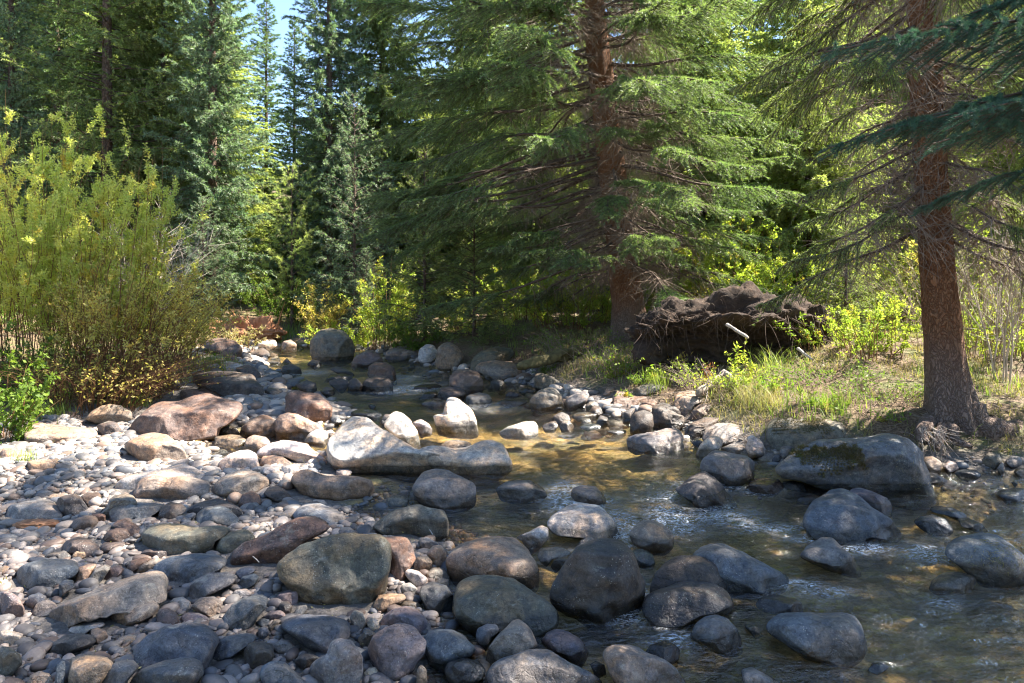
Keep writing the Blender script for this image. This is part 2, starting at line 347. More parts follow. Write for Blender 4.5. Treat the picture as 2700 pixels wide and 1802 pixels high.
# ------------------------------------------------------------ water
FOAM = [  # photo pixel, half width, half height, strength
 (2060,1395,90,9,.9),(2150,1420,70,9,1),(2260,1455,110,7,.9),(2440,1462,60,16,.8),(1990,1385,60,14,.6),(1900,1360,80,16,.8),(1770,1375,60,30,.9),(1640,1400,50,36,.9),(1490,1310,42,24,1),(1545,1330,60,14,.8),
 (2110,1545,60,14,.9),(2180,1570,60,12,.7),(1725,1600,18,44,1),(1780,1700,60,18,.6),(1660,1620,60,26,.35),(1080,1025,60,12,.9),(1060,1000,40,10,.6),(690,915,30,8,.8),(815,985,40,6,.6),(1300,1075,60,8,.3),(2480,1590,40,14,.5),(1750,1310,70,14,.5),(1860,1280,80,12,.6),(1560,1480,50,22,.6),(2000,1290,60,12,.5),(1480,1160,40,10,.25),(2560,1520,50,10,.4)]
def water():
    wx = np.concatenate([np.arange(-6.5, -1.5, .05), np.arange(-1.5, 4.6, .026), np.arange(4.6, 14, .15)]); wy = np.concatenate([np.arange(1.9, 6.2, .024), np.geomspace(6.22, 24, 170)])
    X, Y = np.meshgrid(wx, wy); X = X.ravel(); Y = Y.ravel()
    Zl = LV(Y); fo = np.zeros(len(X)); rough = np.zeros(len(X))
    for (u, v, a, b, s) in FOAM:
        h = unproj_level(u, v); k = h[1]/F; a_ = a*k*1.15; b_ = max(b*h[1]*h[1]/(F*CAMH)*1.2, .02)
        dx = X-h[0]; dy = Y-h[1]
        dd = (dx/a_)**2+((dy-.15*dx)/b_)**2
        fo = np.maximum(fo, s*np.exp(-dd)); rough = np.maximum(rough, np.exp(-dd/6))
    rough = np.maximum(rough, .8*smooth(X-.6*(Y-3), .2, 1.6)*smooth(-Y, -5.3, -4.4))
    rough = np.maximum(rough, .35)
    P = np.stack([X*2.2+Y*.6, Y*4.2, X*0], 1)
    w = fbm(P*1.0, 21, 2)*.02+fbm(P*2.6, 31, 2)*.016
    w = w+fbm(P*5.5+7, 41, 2)*.008
    Zl = Zl+w*rough+fo*.012
    ix = np.arange(len(wx)*len(wy)).reshape(len(wy), len(wx))
    q = np.stack([ix[:-1, :-1], ix[:-1, 1:], ix[1:, 1:], ix[1:, :-1]], -1).reshape(-1, 4)
    s = bil(SG, X, Y).reshape(ix.shape); mx = np.maximum.reduce([s[:-1, :-1], s[:-1, 1:], s[1:, 1:], s[1:, :-1]]).ravel()
    q = q[mx > -.25]
    m = NT('creek_water'); m.t.nodes.remove(m.p); v = m.pos('geo', (.7, 1.6, 1)); v2 = m.pos('geo', (1.5, 1, 1))
    fa = m.n('ShaderNodeAttribute', attribute_name='foam'); ra = m.n('ShaderNodeSeparateColor'); m.l(fa.outputs['Color'], ra.inputs[0])
    n1 = m.noise(v, 9, 4, .6, 1.2); n2 = m.noise(v, 34, 3, .6, .8)
    b1 = m.n('ShaderNodeBump'); b1.inputs['Distance'].default_value = .10; m.l(n1, b1.inputs['Height']); m.l(m.math('MULTIPLY_ADD', ra.outputs[1], .8, .12), b1.inputs['Strength'])
    b2 = m.n('ShaderNodeBump'); b2.inputs['Distance'].default_value = .03; m.l(n2, b2.inputs['Height']); m.l(m.math('MULTIPLY_ADD', ra.outputs[1], .9, .1), b2.inputs['Strength']); m.l(b1.outputs[0], b2.inputs['Normal'])
    fr = m.n('ShaderNodeFresnel'); fr.inputs['IOR'].default_value = 1.55; m.l(b2.outputs[0], fr.inputs['Normal'])
    gl = m.n('ShaderNodeBsdfGlossy'); gl.inputs['Roughness'].default_value = .09; m.l(b2.outputs[0], gl.inputs['Normal'])
    tr = m.n('ShaderNodeBsdfTransparent'); tr.inputs[0].default_value = (1, .98, .88, 1)
    mx1 = m.n('ShaderNodeMixShader'); m.l(m.math('MULTIPLY_ADD', fr.outputs[0], 1.1, .05, clamp=True), mx1.inputs[0]); m.l(tr.outputs[0], mx1.inputs[1]); m.l(gl.outputs[0], mx1.inputs[2])
    df = m.n('ShaderNodeBsdfDiffuse'); df.inputs[0].default_value = (.84, .85, .84, 1)
    fn = m.noise(m.pos('geo', (.6, 2.2, 1)), 38, 6, .75, 2.0); fr2 = m.ramp(fn, [(.53, 0), (.56, 1)]); am = m.ramp(m.math('ADD', ra.outputs[0], m.math('MULTIPLY', ra.outputs[1], .12)), [(.08, 0), (.8, .95)])
    fm = m.math('MULTIPLY', fr2, am)
    mx2 = m.n('ShaderNodeMixShader'); m.l(fm, mx2.inputs[0]); m.l(mx1.outputs[0], mx2.inputs[1]); m.l(df.outputs[0], mx2.inputs[2]); m.l(mx2.outputs[0], m.out.inputs[0])
    me = mesh_np('water', np.stack([X, Y, Zl], 1), q, True, m.m)
    A = np.stack([fo, rough, fo*0, fo*0+1], 1).astype(np.float32)
    c = me.color_attributes.new('foam', 'FLOAT_COLOR', 'POINT'); c.data.foreach_set('color', A.ravel())
    tag(ob('water', me), kind='structure')
water()
# ------------------------------------------------------------ boulders and stones
CR = {'A': (0, 850, 3.136), 'B': (600, 850, 3.136), 'C': (1200, 850, 3.136), 'D': (1800, 850, 2.611),
      'E': (0, 1250, 2.84), 'F': (600, 1250, 2.84), 'G': (1200, 1250, 2.84), 'H': (1800, 1250, 2.611)}
# stone tones: base colour, word for the label
TONE = {'w': ((.37, .335, .30), 'pale'), 'g': ((.150, .142, .136), 'grey'), 'd': ((.062, .055, .052), 'dark'), 'b': ((.088, .10, .118), 'blue-grey'),
        'r': ((.115, .082, .068), 'reddish brown'), 'o': ((.20, .162, .13), 'tan'), 'm': ((.105, .10, .078), 'mossy olive'), 'p': ((.125, .112, .125), 'purplish')}
# crop tone outline | shape word | name used by neighbours | own label ;  f = lean (0 upright .. 1 flat), k = facets
RK = r'''
A r 1088,920 1095,850 1160,770 1230,700 1330,660 1480,650 1600,615 1720,590 1770,620 1850,640 1980,660 1995,720 1960,790 1900,840 1810,860 1790,910 1600,940 1470,960 1330,930 1200,940|long|the long dark brown boulder|long dark brown boulder with tan rim, largest above the gravel bar|2
A d 1580,460 1640,425 1760,410 1950,410 2060,430 2140,490 2170,560 2160,640 2080,630 1900,620 1760,560 1600,520|flat-topped|the flat-topped dark boulder|flat-topped near-black boulder at the foot of the willow shrub|2
A r 1480,600 1500,560 1600,550 1700,560 1770,600 1740,630 1600,650 1490,630|rounded
A r 1640,550 1740,528 1840,550 1900,600 1910,640 1800,640 1680,600|rounded
A o 710,800 760,740 840,690 910,675 1000,690 1090,745 1090,800 1060,860 960,860 840,830|domed|the domed brown boulder by the grass|domed brown boulder beside grass tufts left of the long dark one
A d 790,860 900,815 960,830 1000,890 970,940 900,945 830,910|rough
A o 0,930 50,835 300,830 560,855 760,885 830,905 815,940 720,970 560,985 300,985 90,975|slab|the flat tan slab|long flat tan slab at the left edge between grass and gravel|2|.75
A o 990,1040 1070,980 1180,930 1270,915 1370,930 1450,985 1540,1080 1545,1120 1480,1165 1350,1160 1200,1130 1060,1090|domed|the sunlit tan boulder|sunlit tan boulder on white gravel beside the small amber pool
A o 190,1190 240,1150 360,1130 480,1170 470,1210 330,1235 230,1215|flat
A o 0,1100 30,1040 100,1040 190,1070 170,1110 60,1130 0,1130|flat
A w 955,1330 1050,1270 1200,1240 1420,1200 1500,1170 1600,1200 1720,1280 1700,1320 1400,1330 1100,1400 960,1380|slab|the long pale slab|long low pale slab behind the lumpy tan boulder|1|.7
A o 1100,1420 1130,1350 1190,1290 1280,1275 1450,1270 1600,1280 1730,1330 1730,1400 1640,1480 1500,1500 1300,1500 1150,1480|lumpy|the lumpy tan boulder|lumpy half-shaded tan boulder in front of a long pale slab|3
A g 1745,1390 1770,1330 1870,1260 1990,1225 2120,1235 2210,1290 2235,1350 2180,1380 2080,1400 1980,1435 1820,1420|smooth|the smooth grey whaleback|smooth grey whaleback boulder with shaded underside, right of lumpy tan one
A w 1810,1180 1830,1140 1900,1090 1980,1060 2060,1055 2110,1080 2130,1120 2150,1190 2080,1230 1930,1225 1830,1220|rounded|the rounded white boulder|rounded white boulder half shaded, just below the small amber pool
A w 1740,975 1800,945 1900,930 1990,940 2040,970 1990,1010 1870,1020 1770,1005|flat||pale flat stone lying in the small amber pool
A d 1790,900 1830,860 1880,835 1960,880 1990,915 1900,930 1800,920|wedge
A o 2010,1050 2040,960 2100,930 2195,950 2240,1000 2200,1040 2120,1090|rounded
A r 1985,900 2010,860 2080,800 2160,770 2230,780 2290,830 2280,920 2200,945 2080,950 1990,930|rounded
A g 1190,600 1250,560 1350,555 1440,590 1400,620 1260,630|low
A d 920,600 960,550 1020,535 1090,570 1110,640 1040,660 940,650|rounded||dark rounded stone under the willow stems above the domed brown boulder
A r 1680,200 1700,150 1780,135 1880,130 1950,160 2000,210 2010,270 1960,300 1850,290 1790,250|rounded|the reddish boulder by the shrub tips|reddish rounded boulder where the drooping shrub tips meet the far creek
A r 1790,270 1850,255 1930,270 1980,310 1930,340 1830,330|low
A w 1825,360 1860,320 1930,330 2030,360 2010,400 1900,410 1850,400|low
A d 1935,400 1970,370 2050,350 2110,380 2155,430 2150,490 2060,450|rounded
A w 1980,175 2000,150 2060,135 2110,150 2105,185 2040,190|low
B w 245,170 320,140 400,150 410,200 330,230 260,210|rounded
A d 1355,500 1400,460 1460,465 1500,520 1460,560 1380,550|rounded
A g 170,440 260,390 340,430 360,480 280,510 190,500|rounded||bluish grey boulder deep under the willow near the left edge
A g 290,530 370,490 450,500 450,560 350,580|low
A d 450,770 540,730 640,750 690,790 600,800 500,800|low
E g 0,260 60,240 200,200 330,195 400,210 450,260 475,310 440,350 330,330 120,350 0,310|long|the long grey boulder at the left edge|long grey-brown boulder at the left edge bordering the sunlit gravel
E d 410,210 480,165 560,150 610,180 655,260 600,310 500,320 440,270|blocky|the blocky dark boulder|blocky dark boulder at the lower rim of the sunlit gravel|3
E d 600,170 650,140 745,140 755,180 730,220 660,235 620,200|rounded
E g 815,330 825,230 860,210 1000,215 1240,230 1230,260 1140,290 1090,340 980,320 860,360|flat|the cracked flat stone|flat grey stone with a horizontal crack in front of lumpy boulder|2
E g 740,290 800,260 820,190 860,160 930,145 1000,160 1025,205 840,215 815,290 800,330|curved
E d 1185,310 1210,240 1280,210 1360,225 1400,260 1370,300 1290,340 1200,335|rough
E d 530,390 560,340 640,310 710,315 740,360 720,400 620,425 550,410|rounded
E r 680,300 740,285 790,310 790,360 740,370 700,320|rounded
E d 1380,300 1430,240 1540,200 1640,175 1720,210 1800,260 1820,300 1700,330 1500,330|rounded
E b 1435,350 1460,300 1540,250 1640,235 1720,265 1790,340 1780,375 1640,390 1500,380|domed|the domed blue-grey stone|domed blue-grey stone catching a light spot above the long olive boulder
E m 1045,560 1055,470 1100,410 1190,370 1350,375 1500,400 1640,390 1750,410 1740,440 1600,500 1590,540 1450,580 1330,590 1180,560|long|the long olive boulder|long low olive-brown boulder with sunlit right end in left gravel
E m 1590,520 1700,440 1830,410 1900,450 1920,480 1830,530 1740,580 1640,580|wedge
F r 25,650 40,580 120,510 260,460 400,380 520,340 640,335 720,360 765,420 700,450 620,480 570,530 450,620 350,680 250,700 120,700 40,710|slanting|the slanting rust-brown boulder|slanting rust and orange-brown boulder left of the big lichen boulder|3
E b 1150,720 1180,670 1280,620 1480,600 1640,605 1705,650 1690,700 1600,740 1500,790 1400,800 1250,810 1180,770|flat|the blue slab|smooth flat steel-blue slab left of the slanting rust-brown boulder
E b 105,800 130,720 200,670 330,635 480,635 570,660 592,710 570,760 480,800 420,860 260,850 150,830|oval|the large oval blue-grey stone|large oval blue-grey stone near the left edge with browner right end
E o 270,1140 380,1010 560,920 760,850 900,800 1100,740 1190,735 1230,790 1265,920 1240,990 1100,940 1020,980 880,1020 800,1050 640,1050 500,1100 400,1150|flat|the big slanting flat slab|big slanting tan-grey slab with squared right end, lower left|3|.7
E o 800,1090 880,1030 1000,985 1160,940 1200,1000 1160,1050 1060,1090 980,1110 880,1120|low||sun-striped tan stone leaning on the front of the big slanting slab
E p 0,880 80,880 150,930 185,1010 180,1070 80,1070 0,1040|rounded|the purplish edge stone|purplish rounded stone cut by the left edge below the oval one
E g 1420,850 1440,800 1560,740 1700,735 1780,770 1760,810 1640,870 1500,910 1450,940 1420,900|rough|the rough grey stone|rough grey stone with white flecks just in front of the blue slab|3
E b 1655,1120 1680,1060 1740,980 1830,930 1960,905 2005,950 1995,1010 1930,1070 1850,1130 1740,1145|wedge|the blue-grey wedge|blue-grey wedge-shaped stone with dark right face, left of lichen boulder|3
E g 1435,990 1500,930 1600,920 1670,960 1660,1020 1580,1060 1470,1030|rounded
E w 1250,980 1300,930 1370,920 1430,960 1420,1000 1360,1020|rounded
E r 1170,1080 1190,1010 1260,1000 1320,1040 1340,1100 1290,1140 1200,1150|rounded
E p 1350,1080 1400,1040 1490,1035 1560,1080 1580,1120 1500,1120 1370,1110|low
E b 980,1400 1010,1300 1100,1210 1250,1140 1420,1115 1530,1130 1610,1190 1650,1250 1600,1330 1540,1430 1300,1450 1050,1460|broad|the broad blue-olive boulder|broad blue-grey boulder with olive left flank, lower left foreground
E b 960,1570 1050,1470 1200,1410 1400,1360 1500,1400 1520,1480 1480,1560 1300,1620 1000,1640|long|the dark blue bottom boulder|dark slate-blue boulder cut by the bottom edge under the broad one
E o 490,1440 530,1380 640,1350 800,1370 860,1430 760,1560 700,1640 560,1640 510,1550|rounded||tan rounded boulder with blue right side at the bottom edge, left
E b 740,1568 790,1470 880,1400 1000,1400 1040,1450 960,1540 900,1640 760,1640|streaked||streaked blue-grey stone at the bottom edge between tan and slate ones
E d 360,1330 400,1270 480,1210 600,1190 700,1220 720,1270 640,1300 520,1330 420,1350|long|the dark spindle stone|dark spindle-shaped stone with a rusty top, front left
E o 660,1180 720,1150 790,1170 810,1220 740,1260 690,1230|rounded
E w 480,1190 540,1140 640,1110 780,1110 780,1150 700,1160 620,1185|low
E b 1590,1300 1680,1220 1850,1190 1930,1210 1900,1260 1850,1290 1700,1370 1600,1380|flat
E d 1820,1340 1870,1270 1980,1250 2050,1290 2050,1380 1980,1440 1840,1450|rounded
E m 0,1290 60,1290 150,1350 170,1420 100,1480 0,1520|rounded||blue-olive stone cut by the left edge near the bottom corner
E w 0,1180 60,1170 180,1200 150,1240 80,1280 0,1290|flat||white flat stone cut by the left edge in a sun patch
E o 200,1568 230,1510 300,1475 370,1500 400,1560 360,1640 210,1640|rounded
E b 190,970 220,910 290,890 350,920 330,960 240,1000|rounded
E g 230,1040 270,970 350,940 420,970 430,1010 370,1040 260,1060|rounded
E b 430,930 440,830 490,790 550,800 560,850 500,890|rounded
E o 560,790 590,700 660,670 750,675 700,710 640,790 600,810|low
E g 640,790 700,720 790,680 830,700 790,760 720,820 660,820|rough
E r 770,780 800,710 900,680 930,710 900,760 830,790|rounded
E d 440,570 500,500 590,470 680,490 750,550 700,600 640,610 540,590|pyramidal||dark pyramid-shaped stone above the large oval blue-grey one
E r 830,400 880,350 940,335 1010,370 1060,410 1040,470 980,460 900,410|rounded
E r 775,490 800,430 870,405 950,410 975,460 920,500 820,505|banded||orange-banded brown stone to the left of the long olive boulder
E d 730,560 780,515 930,505 940,540 850,570 760,580|low
E d 1040,600 1100,560 1200,550 1270,570 1270,610 1190,635 1080,620|oval
E r 935,720 980,650 1100,620 1140,640 1040,700 960,740|narrow
E o 965,720 1060,660 1180,630 1230,650 1180,710 1000,730|narrow
E d 330,610 420,580 490,570 540,620 500,640 380,640|low
E o 535,620 570,575 640,575 640,620 580,640|rounded
E b 410,1640 420,1450 460,1400 490,1400 480,1568 470,1640|narrow
F m 375,700 390,660 470,590 600,530 780,485 930,465 1080,470 1150,490 1200,540 1222,620 1215,720 1170,880 1050,960 850,1040 720,1030 560,960 480,870 400,790|big|the big lichen boulder|biggest foreground boulder, olive-brown with cream lichen blotches and a notch|3
F r 1130,475 1240,472 1350,485 1390,560 1405,640 1340,720 1320,780 1250,790 1200,770 1200,600|blocky||brown block tucked behind the right side of the big lichen boulder
F m 1090,400 1180,320 1280,265 1420,240 1540,255 1620,265 1645,350 1650,480 1500,480 1380,490 1260,475 1180,440|blocky|the dark block at the shore|dark square-ended block with bluish top at the edge of the pool|4
F w 600,215 660,190 720,195 770,230 700,225|low
F b 485,300 510,260 590,225 690,220 790,260 880,310 890,350 830,380 700,350 520,350|smooth|the blue stone with a white tip|smooth blue-grey stone with a sun-whitened tip beside shallow orange pebbles
F r 80,220 110,150 180,130 240,160 255,220 180,250 90,250|rounded
F d 270,150 300,100 370,90 440,120 470,160 520,200 470,215 340,190|low
B o 525,1310 560,1250 620,1230 690,1230 850,1270 1080,1270 1180,1310 1205,1370 1180,1440 1100,1480 900,1500 750,1470 620,1450 560,1370|wavy|the wavy layered boulder|wavy layered tan-grey boulder left of dark gap under the white rock|3
F b 380,1140 450,1080 560,1055 750,1060 880,1090 925,1150 900,1240 820,1300 740,1330 640,1300 520,1240 450,1190|flat|the flat blue stone below the lichen boulder|flat smooth blue stone directly below the big lichen boulder
F p 1145,1140 1160,1070 1240,1010 1340,995 1440,1030 1500,1110 1490,1190 1380,1180 1270,1150|rounded
F p 1045,1300 1090,1220 1180,1150 1290,1125 1400,1150 1490,1250 1470,1340 1420,1400 1360,1490 1260,1535 1160,1510 1080,1420|faceted|the lilac faceted boulder|lilac-grey faceted boulder with soft sun spots, bottom centre-left|4
F b 1430,900 1450,840 1540,810 1640,840 1690,920 1680,1020 1600,1035 1490,1010|squarish||squarish dark blue stone with its foot in a puddle
F b 1475,1210 1550,1165 1680,1170 1780,1220 1870,1310 1830,1360 1700,1400 1600,1425 1510,1400 1480,1300|pointed|the pointed blue stone|pointed flat blue stone right of the lilac boulder
F b 1620,1480 1650,1410 1760,1380 1880,1400 1930,1470 1900,1530 1790,1568 1680,1560|oval||light blue oval cobble in a puddle at the bottom, below pointed blue stone
F g 1410,1600 1420,1470 1450,1425 1490,1470 1495,1568 1460,1640|narrow
F g 620,1460 650,1400 740,1360 780,1260 850,1240 930,1270 1000,1370 1010,1480 980,1560 880,1640 700,1640|speckled|the speckled boulder|speckled grey and tan boulder at the bottom edge left of lilac boulder|3
F g 915,1080 950,1015 1010,1040 1040,1110 1010,1170 950,1170|oval
F w 1040,1120 1080,1065 1130,1090 1140,1150 1080,1180|rounded
F g 980,1230 1040,1160 1110,1190 1090,1260 1030,1300 980,1270|rounded
F o 1090,970 1130,910 1220,895 1320,900 1340,940 1250,980 1160,1015 1095,1010|long||long tan cobble at the lower right rim of the big lichen boulder
F w 1285,860 1310,820 1370,815 1425,860 1420,910 1340,905|rounded
F w 1320,740 1350,710 1430,730 1500,790 1490,830 1440,850 1360,800|oval||pale oval cobble leaning between big lichen boulder and the rosy dome
F o 1395,670 1420,625 1500,615 1535,660 1520,710 1450,740 1400,710|rounded
F o 1490,590 1540,540 1600,530 1640,590 1640,640 1590,690 1530,680|rounded
F o 1480,750 1540,700 1610,705 1670,770 1640,800 1530,800|rounded
F w 1540,810 1600,770 1660,790 1660,850 1620,850|rounded
F g 1255,990 1330,950 1420,955 1465,1000 1430,1020 1330,1010|striped
F g 1435,480 1500,475 1590,530 1540,560 1480,580 1440,530|angular
F b 260,1440 340,1400 430,1410 520,1500 600,1568 560,1640 300,1640 240,1500|broad||blue triangular stone at bottom edge left of the speckled boulder
F d 500,1400 560,1340 640,1350 700,1380 640,1440 560,1460|rounded
F g 325,1300 400,1240 470,1250 520,1310 440,1340 380,1330|flat
F p 355,940 380,900 470,865 525,875 530,950 500,980 400,975|rounded
F d 385,1010 400,960 450,950 490,990 470,1040 430,1060|rounded
F g 465,1060 530,990 590,980 600,1010 540,1060|rounded
F p 240,1080 320,1030 400,1015 450,1070 420,1100 340,1090|rounded
F b 215,1110 250,1080 310,1090 320,1120 260,1140|rounded
F o 300,1150 350,1090 400,1095 370,1150 330,1175|rounded
F b 215,1190 250,1145 300,1150 315,1190 260,1240|rounded
F b 55,740 100,700 190,690 220,720 170,750 90,780|rounded
F b 75,830 110,770 200,745 240,770 200,830 120,855|angular
F g 25,910 60,870 140,860 190,890 130,925 50,935|oval
F g 825,440 850,400 920,400 960,440 900,465|rounded
F o 620,500 670,470 720,495 690,520|rounded
F w 715,480 760,460 800,480 760,500|rounded
F w 1020,1490 1060,1450 1110,1445 1130,1480 1080,1520 1030,1520|rounded
G o -70,650 -30,590 60,520 200,480 330,470 440,490 540,560 610,650 640,760 620,820 560,840 450,790 300,760 120,770 30,810 -40,760|domed|the rosy dome|rosy domed boulder with dappled shadow between lichen boulder and black boulder
G m -20,1070 -15,950 0,870 60,790 140,765 300,760 430,790 560,870 700,960 770,1020 770,1110 700,1150 600,1195 480,1180 300,1160 170,1165 60,1120|egg-shaped|the egg-shaped boulder|egg-shaped brown boulder with sunny crown and dark tip, front centre
G d 735,950 740,840 790,720 850,630 920,540 1030,510 1190,505 1270,540 1340,600 1390,720 1430,830 1435,930 1380,1010 1290,1060 1150,1075 1000,1060 860,1010|massive|the massive black boulder|massive wet black boulder standing in water at front centre|4|.15
G w 690,360 760,290 850,230 950,215 1060,240 1120,280 1180,360 1240,450 1230,490 1120,505 1050,490 960,460 750,440 700,400|domed|the white domed boulder in the rapids|white domed boulder with shaded front, midstream behind the massive black one|2
G o 1305,450 1340,400 1400,350 1500,350 1590,400 1640,470 1630,530 1560,560 1440,555 1330,510|rounded|the freckled tan boulder|freckled tan boulder in white water right of the white domed one
G g 305,110 380,60 470,38 560,50 640,90 695,150 640,180 450,185 340,175|low domed|the low grey dome in the pool|low grey dome in the water with a shaded left side, centre pool
G g 860,170 880,110 950,82 1050,95 1110,150 1135,200 1100,240 1000,215 900,200|rounded||rounded grey stone at the lip of the pool where water spills
B g 1530,1370 1560,1310 1620,1240 1720,1215 1830,1230 1960,1290 2050,1340 2055,1480 2000,1500 1800,1520 1640,1500 1560,1450|rounded|the grey boulder with a dimple|rounded grey boulder in water below right end of white rocks|1
G w 610,610 640,560 720,545 800,550 870,590 830,620 720,640 690,670 640,650|oval
G g 720,690 740,650 840,610 870,630 800,690 750,720|low
G w 440,480 540,440 650,385 690,410 700,480 640,530 560,560 500,500|angular||angular white stone behind the rosy dome at the water's edge|3
G w 890,560 940,500 1020,460 1060,500 970,560|angular
G b 1320,570 1400,560 1480,600 1500,660 1480,690 1380,680|low
H d -200,700 -150,640 -90,590 0,560 100,555 220,570 290,630 322,710 300,780 200,810 0,820 -150,830 -230,800|rounded|the round mossy stone|round dark stone with moss specks leaning on the big blue wedge
H b 60,560 120,510 220,475 290,480 400,540 550,620 700,690 730,720 700,770 560,800 380,790 300,780 150,700|wedge|the big blue wedge|big blue-grey wedge tapering right into the stream, right of black boulder|2
H d -280,900 -240,840 -150,790 0,745 150,737 230,750 300,810 350,870 355,920 290,965 150,970 0,1020 -200,1010 -275,950|oval|the wet dark oval|wet dark oval stone overlapping the round mossy stone in front
H b 40,1130 90,1030 150,980 230,965 310,1000 370,1070 410,1170 400,1200 280,1210 130,1160|rounded||wet blue stone with yellow-brown left side below the wet dark oval
H b 570,1060 600,1000 680,960 850,950 980,965 1100,960 1180,985 1220,1060 1260,1190 1240,1230 1150,1280 1000,1260 850,1230 700,1160 590,1100|broad|the smooth bean-shaped stone|smooth bean-shaped blue-grey stone in yellow reflections, lower right|1
H b 490,905 540,850 640,835 780,860 850,910 840,945 740,955 580,940|low
H b 420,1045 450,1030 520,1060 555,1100 500,1110 450,1080|small||tiny oval cobble alone in bright yellow water left of bean-shaped stone
H b 845,340 860,270 920,180 1010,110 1090,100 1170,130 1300,220 1440,310 1550,380 1565,410 1450,425 1200,455 1100,440 950,420 880,390|tent-shaped|the tent-shaped boulder|tent-shaped slate boulder with wet blue shine on its left flank|2
H p 1140,110 1220,95 1320,125 1410,170 1440,220 1440,265 1300,240 1200,180|rounded||purplish grey stone half hidden behind the tent-shaped boulder
D b 630,1010 700,940 800,870 950,820 1200,790 1400,790 1530,820 1610,890 1650,980 1700,1080 1755,1170 1750,1200 1600,1215 1430,1190 1200,1150 950,1130 800,1090 700,1080 660,1050|huge|the huge slate boulder|huge slate boulder with a brown moss patch near the right tree|3
D m 575,740 600,690 690,640 800,635 950,650 1100,690 1200,760 1210,790 1050,820 900,870 760,860 650,900 590,860|shaggy|the shaggy pale boulder|shaggy moss-pitted pale boulder in sun behind the huge slate one|1
D g 120,1020 150,930 220,885 320,900 430,920 500,970 490,1060 400,1090 330,1110 200,1060|upright|the dappled grey boulder|dappled light grey upright boulder left of the huge slate one|2
D d -60,1150 0,1120 60,1060 150,1030 220,1080 330,1180 385,1240 300,1245 150,1255 0,1190|pointed|the dark triangular boulder|dark triangular boulder in front of the dappled grey one|4
D r 450,1110 500,1085 580,1070 660,1080 700,1140 640,1170 550,1175 470,1160|low||wet red-brown stone between the dappled grey and huge slate boulders
D b 680,1095 760,1090 830,1110 860,1150 780,1145 700,1140|low
D d 770,1235 800,1210 880,1185 940,1200 955,1220 880,1240|low
D g 665,900 680,860 740,845 790,880 740,920 690,930|rounded
D b 610,950 640,905 690,930 670,960|rounded
D w 440,870 445,790 480,780 540,820 600,890 580,910 470,910|angular||pale angular split stone left of the shaggy pale boulder|3
D w 250,870 330,840 440,840 440,890 340,900|flat
D w 85,900 120,840 180,790 230,783 280,810 270,860 200,910 120,925|rounded
D g 130,800 160,740 230,700 330,695 410,720 425,780 390,830 290,840 180,830|rounded|the rounded bank stone|rounded grey boulder below the roots, left of the shaggy pale boulder
D b 60,830 90,800 140,820 100,855|rounded
C g 1385,1030 1430,960 1500,925 1640,910 1740,880 1840,885 1885,930 1905,1040 1890,1080 1700,1070 1540,1050 1400,1050|scalloped|the scalloped stone|scalloped angular grey rock at the right edge of the amber pool|5
C d 1450,900 1445,800 1490,745 1560,725 1630,760 1640,850 1610,915 1530,925|round|the round scarred stone|round dark stone with a pale curved scar on its face
C d 1640,860 1650,720 1690,695 1800,740 1890,780 1900,830 1850,880 1740,890 1660,885|blocky|the split dark block|split dark block with holes right of the round scarred stone|4
C d 1390,820 1395,740 1460,710 1500,715 1450,780 1445,840|rounded
C r 1500,720 1550,650 1620,630 1690,670 1640,720 1560,730|rounded
C d 1640,690 1720,665 1820,690 1890,740 1890,780 1780,730 1690,695|low
C o 1810,690 1815,610 1860,580 1960,570 2060,600 2110,650 2000,690 1930,760 1860,740|blocky|the olive bank block|olive-tan block under the driftwood on the right bank
C r 1930,800 1960,730 2030,680 2100,665 2160,700 2195,740 2120,780 2000,800|rounded
C d 1890,900 1960,830 2060,790 2195,790 2150,850 2050,920 1960,960 1900,930|angular||angular dark slanting slab behind the scalloped rock|3
C r 1310,680 1320,620 1400,600 1620,595 1650,640 1560,700 1400,740 1330,720|broken||broken rust-red block lying sideways above the round scarred stone|4
C o 1310,620 1340,570 1400,575 1410,600 1330,660|rounded
C g 615,690 620,640 680,570 760,540 830,545 880,610 900,680 840,710 700,720|domed|the shadow-striped dome|grey dome striped by branch shadows at the far side of the pool
C d 655,700 690,670 800,660 880,690 900,715 780,725 670,720|oval
C g 335,665 400,640 520,627 600,650 580,675 430,688|flat||flat grey stone alone in water left of the shadow-striped dome
C g 80,640 110,600 200,582 280,600 305,650 260,680 130,685|rounded
C w 355,910 430,870 560,825 650,820 690,860 685,920 600,940 400,935|slanting|the slanting pale stone midstream|slanting pale grey stone alone in the middle of the pool
C d 790,830 820,770 880,740 940,770 960,820 900,850|rounded
C g 720,860 760,830 830,815 855,860 820,885 740,885|angular
C g 860,860 900,810 940,810 985,860 960,890 880,890|rounded
C g 955,770 1030,745 1130,740 1185,760 1140,790 1020,800|flat
C b 1020,870 1080,840 1180,840 1220,870 1100,885|flat
C g 1030,830 1060,795 1110,790 1135,830|rounded
C d 1160,840 1200,770 1260,790 1285,840 1220,860|angular
C g 900,670 930,620 1030,575 1090,575 1110,610 1090,660 1000,700 920,710|slanting
C g 1080,700 1110,660 1160,655 1210,690 1150,720 1090,740|angular
C g 1100,620 1180,595 1270,610 1250,650 1130,650|low
C g 1200,660 1230,640 1300,630 1300,690 1240,700|rounded
C d 1105,740 1140,690 1200,700 1225,750 1200,780 1130,770|rounded
C d 1000,700 1040,665 1100,670 1080,710|rounded
C d 1200,720 1230,680 1280,700 1280,750 1240,760|rounded
C o 1220,590 1260,535 1320,540 1310,600|rounded
C b 1235,900 1300,890 1400,890 1430,910 1340,920|flat
C m 120,370 150,290 230,230 350,203 470,225 500,290 480,330 350,320 200,360|ridged|the ridged bank boulder|ridged olive boulder on the far right bank under spruce branches|3
